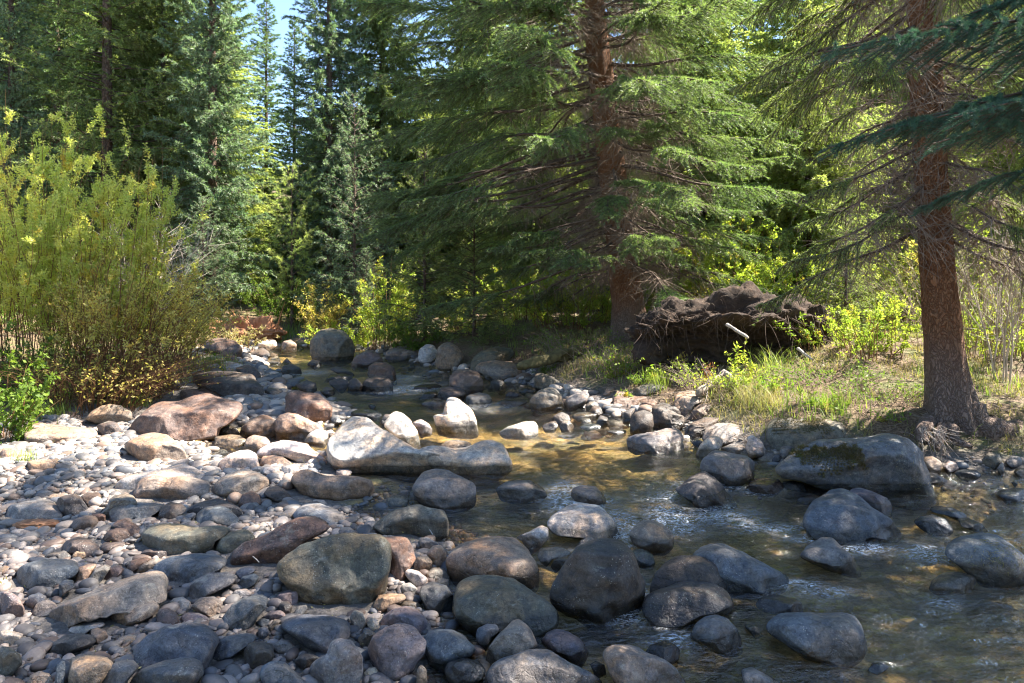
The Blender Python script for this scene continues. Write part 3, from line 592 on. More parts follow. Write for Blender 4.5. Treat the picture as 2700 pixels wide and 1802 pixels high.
C o 170,390 200,340 340,320 470,330 540,400 560,450 470,480 300,470 220,430|angular||angular tan boulder directly in front of the ridged bank boulder|4
C d 260,545 300,490 370,450 400,490 440,530 380,550|pointed
C m 660,540 665,420 720,420 880,500 870,560 760,560|blocky||olive block under hanging dead twigs at the far right shore|3
C d 510,560 540,520 620,525 680,560 640,585 560,585|low
C d 410,600 480,555 555,600 480,615|low
C m 1430,590 1500,540 1600,490 1740,455 1800,480 1810,530 1700,570 1550,590|flat||flat moss-green boulder among plants on the right bank
B m 680,230 690,150 760,75 860,48 960,70 1030,140 1055,220 1030,290 900,318 760,300 700,280|great round|the great round boulder|great round boulder with pale green top at the head of the creek
B r 655,180 670,110 730,70 760,70 700,130 685,200|upright
B r 1145,430 1160,370 1230,330 1310,335 1380,380 1400,480 1300,480 1200,460|rounded|the lichen-patched stone|rounded brown stone with a white lichen patch, upstream centre
B d 1110,520 1150,470 1240,440 1310,445 1360,500 1370,570 1280,575 1140,570|rounded||dark rounded stone directly in front of the lichen-patched one
B d 990,560 1010,480 1060,460 1120,520 1130,565 1060,570|rounded
B d 830,490 900,465 1000,480 1000,530 950,560 860,530|low
B d 790,480 850,430 950,425 1050,450 1010,480 880,480|low
B r 1015,340 1060,280 1130,245 1200,228 1260,270 1290,320 1250,350 1130,370 1040,370|slanting||slanting brown stone right of the great round boulder
B o 1300,290 1320,240 1400,195 1500,200 1580,230 1560,280 1440,300 1340,310|low
B m 1400,190 1450,130 1570,110 1660,140 1660,190 1590,220 1500,195|low
B w 1575,290 1580,230 1640,185 1700,190 1740,240 1720,300 1650,350 1590,330|rounded||white-lichened ball-shaped stone on the far shore
B o 1710,330 1730,240 1770,180 1840,165 1900,200 1950,280 1920,360 1860,395 1760,380|upright||upright ochre boulder just right of the white-lichened ball-shaped stone
B r 1830,540 1840,450 1890,395 1990,388 2070,410 2110,480 2115,550 2040,570 1960,570 1880,560|rounded|the brown boulder with branch shadows|rounded brown-grey boulder with branch shadows at the far pool edge
B d 1720,620 1760,550 1830,530 1950,560 1980,600 1930,640 1800,640|rounded
B g 1590,680 1650,640 1740,628 1810,650 1800,690 1700,700|low
B d 1570,620 1640,580 1740,570 1720,625|low
B w 1705,800 1700,770 1785,755 1800,680 1825,625 1880,622 1960,670 2020,730 2050,820 2078,890 2000,905 1850,900 1740,880|notched|the notched white rock|white tooth-like rock with a notch on its left, standing midstream|1|.1
B w 1290,850 1340,770 1390,738 1450,750 1520,820 1570,900 1595,970 1540,1000 1440,980 1370,930|pointed|the pointed white rock|pointed white rock with orange tip behind the big white rock|1
B w 1530,830 1600,800 1660,840 1695,880 1690,910 1600,925 1560,880|rounded
B w 1755,1020 1820,980 1900,972 1990,990 2030,1015 1900,1050 1800,1045|low
B r 475,690 480,620 520,570 580,562 640,585 760,595 840,650 862,720 850,800 790,835 680,820 560,790 470,760|big|the maroon boulder|maroon-brown boulder with grey lower half, left creek edge|2
B o 390,960 400,900 395,830 440,780 510,755 580,765 660,800 760,850 800,890 700,940 640,980 520,975|twisted|the saddle-shaped boulder|saddle-shaped tan and pale boulder in front of the maroon one|2
B w 620,985 680,920 740,885 820,900 840,950 800,1010 700,1000|rough
B w 810,900 860,890 900,930 890,970 840,980|rounded
B w 230,1100 260,1050 350,1000 440,975 560,985 660,1010 700,1060 800,1120 840,1160 760,1180 600,1150 480,1110 350,1090 270,1130|long|the long ribbed pale boulder|long ribbed pale boulder just left of the big white rock|2
B o 265,1170 290,1110 360,1090 450,1110 540,1165 480,1190 330,1190|low
B w 290,1200 420,1190 450,1240 400,1270 300,1250|flat
B w 440,1190 560,1170 590,1230 520,1290 470,1270|flat
B d 305,560 340,545 420,550 465,600 450,640 360,640 310,610|rounded
B d 445,400 460,360 540,345 600,380 620,420 540,430 460,430|rounded
B d 655,350 700,310 760,320 780,355 720,370|rounded
B g 440,330 490,295 545,330|low
B w 290,330 360,310 440,320 430,340|flat
B d 140,290 230,230 290,210 340,250 360,280 280,300|low
B o 430,230 460,160 520,145 570,180 570,220 500,230|rounded
B b 275,470 330,430 450,420 440,490 330,500|low
B b 440,480 600,480 580,520 470,540|flat
B d 560,520 650,480 730,500 740,560 680,590 620,570|rounded
B d 750,580 810,535 870,545 890,590 800,605|rounded
B d 840,390 900,365 1000,395 1060,430 1000,445 900,420|low
B b 1000,750 1080,715 1200,720 1280,760 1240,790 1100,780|low
B b 1160,690 1190,678 1230,695 1200,720|small
B b 830,840 860,770 920,770 950,830 880,850|rounded
B d 945,850 980,790 1060,775 1000,840|low
B d 1250,830 1300,760 1350,760 1290,850|low
B g 895,1230 930,1210 1000,1210 1030,1240 980,1270 910,1265|oval
B w 1310,1470 1370,1430 1470,1430 1500,1470 1480,1500 1330,1500|low||pale wet stone in the dark gap below the big white rock
B d 1530,540 1600,515 1720,510 1780,530 1700,560 1580,560|low
H g 800,575 850,500 960,435 1030,440 1100,510 1200,580 1265,630 1260,655 1160,665 1020,640 900,610|slanting|the slanting stone in the rapids|slanting dark grey stone with a twig, between rapids at right|1
H b 1800,560 1820,490 1900,430 2030,405 2160,420 2260,490 2350,560 2400,700 2350,730 2200,735 2060,715 1900,630|broad|the needle-strewn boulder|broad blue-grey boulder strewn with fallen needles at the right edge
H g 1690,780 1720,720 1810,680 1900,672 2000,700 2030,740 2020,790 1900,800 1750,800|loaf-shaped||loaf-shaped grey stone below the needle-strewn boulder
H b 1590,330 1640,295 1720,275 1800,310 1870,380 1830,400 1720,400 1640,370|low
H b 1690,260 1720,220 1850,230 1940,270 1970,300 1900,300 1780,275|flat
H b 1890,310 1960,300 2060,345 2115,380 2000,375 1920,360|flat
H b 2155,140 2200,105 2300,95 2400,110 2400,180 2230,185|flat||flat stone with straight edge in shade at the right frame edge
H b 2260,60 2285,47 2310,65 2290,80|small
H b 1270,1350 1310,1300 1370,1300 1430,1330 1340,1365|small
H g 400,1340 480,1330 600,1390 680,1441 640,1540 440,1540|slanting||grey stone cut by the bottom edge below the bean-shaped one
H d -260,1240 -220,1180 -130,1150 -60,1170 -20,1210 -30,1270 -110,1300 -220,1290|wet||glistening wet round stone in ripples at the bottom right of centre
G o 220,1390 240,1300 300,1230 380,1150 430,1095 490,1088 560,1150 600,1230 630,1290 560,1340 400,1400 270,1440|tall|the brown and blue cone|cone-shaped boulder, brown on the left and bluish on the right
G b 155,1220 170,1160 240,1120 310,1130 330,1180 270,1230 220,1310 180,1290|rounded
G b 240,1500 300,1420 420,1370 560,1315 700,1330 820,1400 1000,1480 1130,1568 1100,1700 250,1700|large|the flat grey bottom slab|large flat blue-grey slab cut by the bottom edge at centre|1
G p 640,1260 680,1190 760,1160 850,1180 940,1250 990,1330 980,1380 930,1420 820,1370 700,1320|rounded|the purple-pink stone|purple-pink rounded stone with rusty right end, bottom centre
G g 1100,1360 1130,1300 1200,1270 1310,1280 1440,1330 1560,1390 1650,1460 1740,1568 1700,1650 1250,1650 1160,1480|slanting|the slanting bottom boulder|slanting grey boulder with brown streak cut by the bottom edge|2
G g 1010,1430 1050,1400 1120,1430 1130,1490 1060,1510|small
D o 1650,1000 1660,930 1720,920 1780,960 1780,1020 1720,1050|rounded|the tan stone below the roots|tan rounded stone just below the right tree's roots
D p 1790,1000 1830,950 1900,970 1910,1010 1830,1040|rounded
D b 1860,1040 1920,1010 2020,1015 2065,1060 1980,1080 1900,1070|flat
D m 2050,960 2100,900 2180,910 2200,960 2150,1000 2080,1000|rounded||round olive stone on the dim shore at far right
D g 2160,1010 2200,960 2220,1010 2200,1050|pointed
D g 1680,1030 1740,1040 1830,1090 1760,1110 1700,1100|flat
D m 2275,1030 2310,1000 2400,1010 2400,1060 2320,1060|low
D g 2220,960 2260,920 2330,930 2340,980 2260,1000|rounded
'''
def outline_r(P, n=96, smooth_k=3):
    c = (P.min(0)+P.max(0))/2*.5+P.mean(0)*.5
    Q = np.concatenate([P, P[:1]]); out = np.zeros(n)
    for i in range(n):
        th = 2*math.pi*i/n; dv = np.array([math.cos(th), math.sin(th)]); best = 0
        for a, b in zip(Q[:-1]-c, Q[1:]-c):
            e = b-a; den = dv[0]*e[1]-dv[1]*e[0]
            if abs(den) < 1e-9: continue
            t = (a[0]*e[1]-a[1]*e[0])/den; s = (a[0]*dv[1]-a[1]*dv[0])/den
            if t > 0 and -1e-6 <= s <= 1+1e-6: best = max(best, t)
        out[i] = best if best > 0 else out[i-1]
    for _ in range(smooth_k): out = .25*np.roll(out, 1)+.5*out+.25*np.roll(out, -1)
    return c, out*1.012
ROCKS = []; FOOT = []
def make_rock(i, crop, tone, P, shape, key, label, fac=0, lean=None, custom=None):
    r0 = np.random.default_rng(100+i)
    u0, v0 = P.min(0); u1, v1 = P.max(0); w, h = u1-u0, v1-v0
    low = P[P[:, 1] > v1-.25*h]; ub = low[:, 0].mean()
    b = hit(ub, v1-.02*h); Yf = b[1]; wm = w*Yf/F; hm = h*Yf/F
    asp = w/h
    cf = (.72 if asp < 1.1 else .58 if asp < 1.7 else .48 if asp < 2.4 else .40)+r0.uniform(-.07, .07)
    if lean is not None: cf = .8 if lean < .2 else .35
    Dp = .36*min(wm, 1.7*hm)+.02; hor = Yf*Yf*(1-cf)*h/(F*1.5)
    Pe = P.copy(); k = np.clip((Pe[:, 1]-(v1-.3*h))/(.3*h), 0, 1); Pe[:, 1] += k*(.18*h+5)
    c, rr = outline_r(Pe, 96, 0 if custom else 1 if fac > 1 else 2)
    big = max(w, h); lv = 6 if big > 260 else 5 if big > 80 else 4
    V, T = ico(lv)
    cx_, cy_, cz_ = V[:, 0], V[:, 2], -V[:, 1]      # cz_ toward the camera
    th = np.arctan2(-cy_, cx_) % (2*math.pi); f = th/(2*math.pi)*96; j = np.floor(f).astype(int); a = f-j
    ro = rr[j % 96]*(1-a)+rr[(j+1) % 96]*a
    p = 2.35; rho = (1-np.abs(cz_)**p)**(1/p); dz = np.sign(cz_)*np.abs(cz_)**1.0
    u = c[0]+rho*ro*np.cos(th); v = c[1]+rho*ro*np.sin(th)
    # depth of the outline sheet: leans back from the front contact
    vt = v0; dg = min(.8*hor, .62*wm)
    sl = (v1-v)/h
    tt_ = (sl-cf)/(1-cf); Yb = Yf+.32*Dp+.06*wm*sl+dg*np.log1p(np.exp(np.clip(tt_, -3, 2)*7))/7
    Y = Yb-Dp*dz
    if custom:                 # a crest line (photo pixels) with a slanting top behind it and an undercut face below it
        e = np.interp(u, custom[0], custom[1]); t = (v-e)/h
        Y = Yf+.04+np.where(t < 0, -t*custom[2], t*custom[3])*wm+Dp*(1-dz)**3*.42
    Y = np.maximum(Y, .6)
    X = (u-CX)*Y/F; Zp = CAMH-(v-HY)*Y/F
    Pw = np.stack([X, Y, Zp], 1); C = Pw.mean(0)
    sz = (wm+hm)/2
    rel = Pw-C
    nF = (fac+1 if fac else 0) or int(r0.integers(1, 4))
    for q_ in range(0 if custom else nF+1):
        n = unit(np.array([r0.uniform(-.75, .75), -r0.uniform(.3, 1), r0.uniform(-.1, .8)]))
        s = rel@n; lim = s.max()*r0.uniform(.66, .86); ex = np.maximum(s-lim, 0)
        rel = rel-n*(ex*(.97 if fac > 1 else .88))[:, None]
    dirn = unit(rel); sd_ = 1000+i*7
    amp = .055 if fac < 2 else .085
    q1 = fbm(rel/sz*2.1+i, sd_, 3); q2 = fbm(rel/sz*7+i, sd_+3, 3)
    # layered/ridged relief keeps the silhouette but breaks the surface
    dsp = sz*(amp*q1+.014*q2+.010*np.abs(fbm(rel/sz*4.3+i, sd_+9, 2))+(.02*np.abs(q2) if fac > 2 else 0))
    silh = 1-.55*rho**6
    rel = rel+dirn*(dsp*silh)[:, None]
    org = np.array([C[0], C[1], b[2]])
    Vo = rel+C-org
    me = mesh_np('river_boulder' if big > 130 else 'river_stone', Vo, T, True, M_ROCK)
    o = ob('river_boulder' if big > 130 else 'river_stone', me, None, org)
    col, word = TONE[tone]; jt = 1.18+r0.uniform(-.14, .14)
    o.color = (col[0]*jt*(1+r0.uniform(-.05, .05)), col[1]*jt, col[2]*jt*(1+r0.uniform(-.06, .06)), 1)
    s_ = float(bil(SG, np.array([b[0]]), np.array([b[1]]))[0])
    o['wet'] = float(LV(Yf)+(.065 if s_ > .05 else .03)) if s_ > -.10 else -9.0
    ROCKS.append(dict(o=o, u=(u0+u1)/2, v=(v0+v1)/2, w=w, h=h, word=word, shape=shape, key=key, label=label, big=big, C=C, wm=wm, Yf=Yf))
    FOOT.append((C[0], Yf+.5*Dp+.25*dg, .5*wm, .6*Dp+.5*dg))
    return o
# boulders with a clear edge between top and front: crest line in crop pixels, undercut, slope of the top
CREST = {'the huge slate boulder': ([(600, 1020), (760, 1010), (1000, 1010), (1180, 990), (1300, 930), (1500, 905), (1640, 985), (1760, 1150)], .12, .5),
 'the dark block at the shore': ([(1060, 430), (1180, 440), (1240, 370), (1400, 330), (1600, 335), (1660, 340)], .15, .55),
 'the lumpy tan boulder': ([(1080, 1450), (1180, 1400), (1300, 1360), (1450, 1380), (1560, 1420), (1760, 1420)], .1, .4),
 'the wavy layered boulder': ([(500, 1330), (650, 1340), (800, 1370), (960, 1350), (1100, 1300), (1220, 1340)], .1, .45),
 'the big lichen boulder': ([(350, 760), (500, 830), (650, 880), (800, 850), (950, 900), (1150, 800), (1250, 700)], .18, .42),
 'the slanting rust-brown boulder': ([(0, 640), (200, 590), (400, 540), (560, 470), (780, 420)], .12, .4),
 'the saddle-shaped boulder': ([(370, 900), (450, 880), (560, 860), (640, 900), (720, 930), (820, 920)], .12, .4),
 'the long ribbed pale boulder': ([(200, 1110), (400, 1040), (600, 1080), (760, 1120), (860, 1160)], .1, .5),
 'the domed brown boulder by the grass': ([(690, 800), (850, 760), (1000, 770), (1110, 800)], .1, .4)}
for i, line in enumerate([l for l in RK.strip().splitlines()]):
    fl = line.split('|'); hd = fl[0].split(); x0, y0, sc = CR[hd[0]]
    P = np.array([[float(t) for t in q.split(',')] for q in hd[2:]]); P = P/sc+np.array([x0, y0])
    fl += ['']*(6-len(fl))
    cu = None
    for kk_, (cp, dn_, up_) in CREST.items():
        if fl[2] == kk_: q_ = np.array(cp, float)/sc+np.array([x0, y0]); cu = (q_[:, 0], q_[:, 1], up_, dn_)
    make_rock(i, hd[0], hd[1], P, fl[1], fl[2], fl[3], int(fl[4] or 0), float(fl[5]) if fl[5] else None, cu)

def tc(crop, pts):
    x0, y0, sc = CR[crop]; return np.array(pts, float)/sc+np.array([x0, y0])
_c = tc('B', [(835, 1060), (900, 1120), (980, 1145), (1100, 1125), (1250, 1095), (1450, 1075), (1600, 1085), (1700, 1075), (1770, 1095)])
make_rock(900, 'B', 'w', tc('B', [(835,1050),(850,980),(900,920),(950,860),(1040,785),(1160,785),(1260,860),(1400,960),(1540,1050),(1700,1070),(1765,1090),(1770,1150),(1700,1200),(1560,1250),(1400,1300),(1200,1300),(1050,1260),(920,1200),(850,1150)]),
    'big', 'the big white rock', 'big brilliant white wedge-topped rock overhanging a dark gap, centre left', 0, .3, custom=(_c[:, 0], _c[:, 1], .75, .45))
_c = tc('C', [(-320, 1110), (-150, 1110), (0, 1150), (100, 1150), (250, 1165), (400, 1160), (480, 1150)])
make_rock(901, 'C', 'w', tc('C', [(-320,1060),(-200,1020),(-80,1030),(0,1050),(80,1040),(200,990),(290,980),(380,1010),(430,1080),(470,1160),(470,1210),(400,1250),(200,1280),(60,1275),(-60,1230),(-180,1200),(-280,1120)]),
    'broad', 'the pitted white slab', 'broad pitted white slab lying in the creek right of the big white rock', 0, .5, custom=(_c[:, 0], _c[:, 1], .55, .1))

# ---- labels that single each stone out, from its look and its nearest named neighbour
_keys = [r for r in ROCKS if r['key']]; _seen = set()
def _rel(r, k):
    dx, dy = r['u']-k['u'], r['v']-k['v']
    ox, oy = abs(dx)/(r['w']+k['w']), abs(dy)/(r['h']+k['h'])
    if ox > oy: return 'right of' if dx > 0 else 'left of'
    return 'in front of' if dy > 0 else 'behind'
def _size(r): return 'tiny ' if r['w'] < 42 else 'small ' if r['w'] < 75 else 'mid-sized ' if r['w'] < 135 else 'large '
def auto_label(r, noun='stone'):
    ks = sorted(_keys, key=lambda k: math.hypot(r['u']-k['u'], 1.5*(r['v']-k['v']))-.35*k['w'])
    ks = [k for k in ks if k is not r][:5]
    sh = '' if r['shape'] in ('small',) else r['shape']+' '
    c = []
    for k in ks[:3]: c.append(f"{_size(r)}{r['word']} {sh}{noun} {_rel(r, k)} {k['key']}")
    for k in ks[:3]:
        for far in ('just ', 'a little farther ', 'well '): c.append(f"{_size(r)}{r['word']} {sh}{noun} {far}{_rel(r, k)} {k['key']}")
    for k in ks[3:5]: c.append(f"{_size(r)}{r['word']} {sh}{noun} {_rel(r, k)} {k['key']}")
    for t in c:
        if t not in _seen and len(t.split()) <= 16: _seen.add(t); return t
    for a in ('lower', 'outer', 'upper', 'inner'):
        t = a+' '+c[0]
        if t not in _seen: _seen.add(t); return t
    return c[0]+' again'
for r in ROCKS:
    if r['label']: _seen.add(r['label'])
for r in ROCKS:
    big = r['big'] > 130
    tag(r['o'], r['label'] or auto_label(r), 'boulder' if big else 'stone', 'boulders in and beside the creek' if big else 'stones in and beside the creek')

# ---- loose cobbles on the bar (individual), then the gravel nobody could count
FT = np.array(FOOT)
def free(X, Y, r):
    return np.all(((X-FT[:, 0])/(FT[:, 2]+r))**2+((Y-FT[:, 1])/(FT[:, 3]+r))**2 > .8)
_tm = []
for t in range(6):
    V, T = ico(4); g = np.random.default_rng(500+t); k = V*np.array([1, g.uniform(.62, .85), g.uniform(.42, .62)])
    for _ in range(3):
        n = unit(g.normal(size=3)); s_ = k@n; k = k-n*(np.maximum(s_-s_.max()*.78, 0)*.8)[:, None]
    k = k+unit(k)*(fbm(k*1.4+t, 40+t, 3)*.07)[:, None]; _tm.append(mesh_np('cobble', k, T, True, M_ROCK))
g = np.random.default_rng(77); n_c = 0; tries = 0
_tones = [('g', 3), ('b', 3), ('o', 2.5), ('r', 1.5), ('p', 1), ('d', 1.5), ('w', 1.5)]; _tn = [t for t, _ in _tones]; _tp = np.array([p for _, p in _tones]); _tp /= _tp.sum()
while n_c < 44 and tries < 6000:
    tries += 1
    u = g.uniform(0, 1250); v = g.uniform(1300, 1790)
    if g.random() < .35: u, v = g.uniform(0, 700), g.uniform(1190, 1350)
    h_ = hit(u, v); s_ = float(bil(SG, np.array([h_[0]]), np.array([h_[1]]))[0])
    r_ = g.uniform(.028, .052)*(1 if h_[1] < 4.5 else 1.3)
    if s_ > -.02 or not free(h_[0], h_[1], r_*.9): continue
    t = str(g.choice(_tn, p=_tp)); o = ob('cobble', _tm[n_c % 6], None, (h_[0], h_[1], h_[2]+r_*.12)); o.scale = (r_,)*3; o.rotation_euler = (g.uniform(-.3, .3), g.uniform(-.3, .3), g.uniform(0, 6.3))
    c = TONE[t][0]; j = g.uniform(.85, 1.15); o.color = (c[0]*j, c[1]*j, c[2]*j, 1); o['wet'] = -9.0
    w_ = 2*r_*F/h_[1]; rec = dict(o=o, u=u, v=v-w_*.3, w=w_, h=w_*.6, word=TONE[t][1], shape='loose', key='')
    tag(o, auto_label(rec, 'cobble'), 'stone', 'stones in and beside the creek')
    FT = np.vstack([FT, [h_[0], h_[1], r_*.8, r_*.8]]); n_c += 1

def pebbles():
    g = np.random.default_rng(5); N = 105000
    X = np.concatenate([g.uniform(-7.5, 1.6, N), g.uniform(-4, 5.5, N//5), g.uniform(-6, 4, N//5)])
    Y = np.concatenate([1.9+7.2*g.random(N)**1.35, g.uniform(4, 12, N//5), g.uniform(2, 17, N//5)])
    s = bil(SG, X, Y)
    r = np.exp(g.normal(math.log(.015), .52, len(X))); r = np.clip(r, .005, .05)*np.clip(.75+Y*.085, 1, 1.7)*np.where(Y > 7.8, 1.7, 1)
    keep = (s < .45) & (s > -np.where(X < center_line(Y)+.0*X, 3.1, .55))
    keep &= g.random(len(X)) < np.where(s > .03, .45, 1)
    keep &= ~((Y > 7.4) & (s < -1.2)); keep &= ~((X > center_line(Y)) & (Y > 5) & (s < -.22))
    vis = np.abs(X) < Y*.80+.3; keep &= vis
    X, Y, r, s = X[keep], Y[keep], r[keep], s[keep]
    fr = np.ones(len(X), bool)
    for f_ in FOOT:
        fr &= ~(((X-f_[0])/(f_[2]*1.0))**2+((Y-f_[1])/(f_[3]*1.08))**2 < 1)
    X, Y, r, s = X[fr], Y[fr], r[fr], s[fr]
    Z = gz(X, Y)+r*.18
    out = []
    for near, lv in ((True, 2), (False, 1)):
        m = ((Y < 4.6) | (r > .03)) == near
        V, T = ico(lv if near else 1); n = m.sum()
        a = g.uniform(0, 6.28, n); ca, sa = np.cos(a), np.sin(a)
        sx, sy, sz = r[m]*g.uniform(.95, 1.35, n), r[m]*g.uniform(.65, 1, n), r[m]*g.uniform(.4, .75, n)
        L = V[None]*np.stack([sx, sy, sz], 1)[:, None]
        L = L*(1+.30*g.normal(size=(n, 1, 3))*np.sign(V)[None]*.6)
        tl = g.uniform(-.35, .35, n); z2 = L[..., 2]+L[..., 0]*tl[:, None]
        Wx = L[..., 0]*ca[:, None]-L[..., 1]*sa[:, None]+X[m][:, None]; Wy = L[..., 0]*sa[:, None]+L[..., 1]*ca[:, None]+Y[m][:, None]; Wz = z2+Z[m][:, None]
        out.append((np.stack([Wx, Wy, Wz], -1).reshape(-1, 3), (T[None]+(np.arange(n)*len(V))[:, None, None]).reshape(-1, 3)))
    mb = MB()
    for V, T in out: mb.add(V, T)
    m = NT('creek_gravel'); gi = m.n('ShaderNodeNewGeometry'); rd = gi.outputs['Random Per Island']
    c = m.ramp(rd, [(0, (.11, .10, .095)), (.15, (.27, .22, .185)), (.3, (.14, .145, .155)), (.45, (.36, .295, .24)), (.58, (.20, .14, .105)), (.7, (.44, .375, .32)), (.85, (.19, .175, .16)), (1, (.33, .25, .18))])
    for e in [x for x in m.t.nodes if x.bl_idname == 'ShaderNodeValToRGB']: e.color_ramp.interpolation = 'CONSTANT'
    v = m.pos(); c = m.mix(m.ramp(m.noise(v, 90, 3, .7), [(.35, .5), (.6, 0)]), c, m.mix(1, c, (.55, .53, .5), 'MULTIPLY'))
    sp = m.n('ShaderNodeSeparateXYZ'); m.l(v, sp.inputs[0]); near_shade = m.ramp(m.math('MULTIPLY_ADD', sp.outputs[1], .1, m.math('MULTIPLY', m.noise(v, .9, 3), .25)), [(.50, 1), (.66, 0)])  # foreground shade put into the colour: nearer pebbles darker and bluish
    c = m.mix(near_shade, c, m.mix(1, c, (.58, .58, .62), 'MULTIPLY')); wet = m.ramp(sp.outputs[2], [(.0, 1), (.015, 0)])
    c = m.mix(wet, c, m.mix(1, c, (1.05, .72, .36), 'MULTIPLY'))
    m.l(c, m.p.inputs['Base Color']); m.p.inputs['Roughness'].default_value = .6
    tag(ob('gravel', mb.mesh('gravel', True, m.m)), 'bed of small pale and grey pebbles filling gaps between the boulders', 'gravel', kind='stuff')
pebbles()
# ------------------------------------------------------------ conifers
def needles(g, P, A, ds, K_, ln, wd):
    """P (n,3) shoot starts, A (n,3) shoot axes (unit): K_ needle triangles round each shoot"""
    n = len(P); P = np.repeat(P, K_, 0); A = np.repeat(A, K_, 0)
    r = g.normal(size=(n*K_, 3)); rad = unit(r-A*(r*A).sum(1, keepdims=True))
    f = np.tile(np.arange(K_)/K_, n)[:, None]
    d = unit(A*g.uniform(.55, 1.0, (n*K_, 1))+rad*.75+np.array([0, 0, .15]))
    L = ln*g.uniform(.7, 1.15, (n*K_, 1)); b = P+A*ds*f
    wv = unit(np.cross(d, g.normal(size=(n*K_, 3))))*wd*.5
    V = np.stack([b-wv, b+wv, b+d*L], 1).reshape(-1, 3)
    return V, np.arange(len(V)).reshape(-1, 3)
def trunk_mesh(g, H, r0, lean, flare=.35, rings=60, sides=14, wob=.04, bend=None, mat=None, top=None):
    z = np.concatenate([np.linspace(-.35, 1.2, int(rings*.4)), np.linspace(1.3, H, int(rings*.6))]) if rings > 20 else np.linspace(-.3, H, rings)
    th = np.arange(sides)*2*math.pi/sides
    rr = r0*np.clip(1-z/H, .02, 1)**.75*(1+flare*np.exp(-np.maximum(z+.1, 0)/.35)); cx = lean[0]*z/H; cy = lean[1]*z/H
    if bend is not None: cx = cx+np.interp(z, bend[0], bend[1])
    Z_, T_ = np.meshgrid(z, th, indexing='ij')
    P = np.stack([np.cos(T_)*2.2, np.sin(T_)*2.2, Z_*1.3], -1).reshape(-1, 3)
    d = 1+(fbm(P*1.0, 77, 3)*wob*2).reshape(Z_.shape)+flare*.35*np.exp(-np.maximum(Z_+.1, 0)/.25)*np.cos(T_*5+1)
    R_ = rr[:, None]*d
    V = np.stack([cx[:, None]+R_*np.cos(T_), cy[:, None]+R_*np.sin(T_), Z_], -1).reshape(-1, 3)
    idx = np.arange(len(V)).reshape(len(z), sides)
    a, b = idx[:-1], idx[1:]; q = np.stack([a, np.roll(a, -1, 1), np.roll(b, -1, 1), b], -1).reshape(-1, 4)
    return mesh_np('trunk', V, q, True, mat)
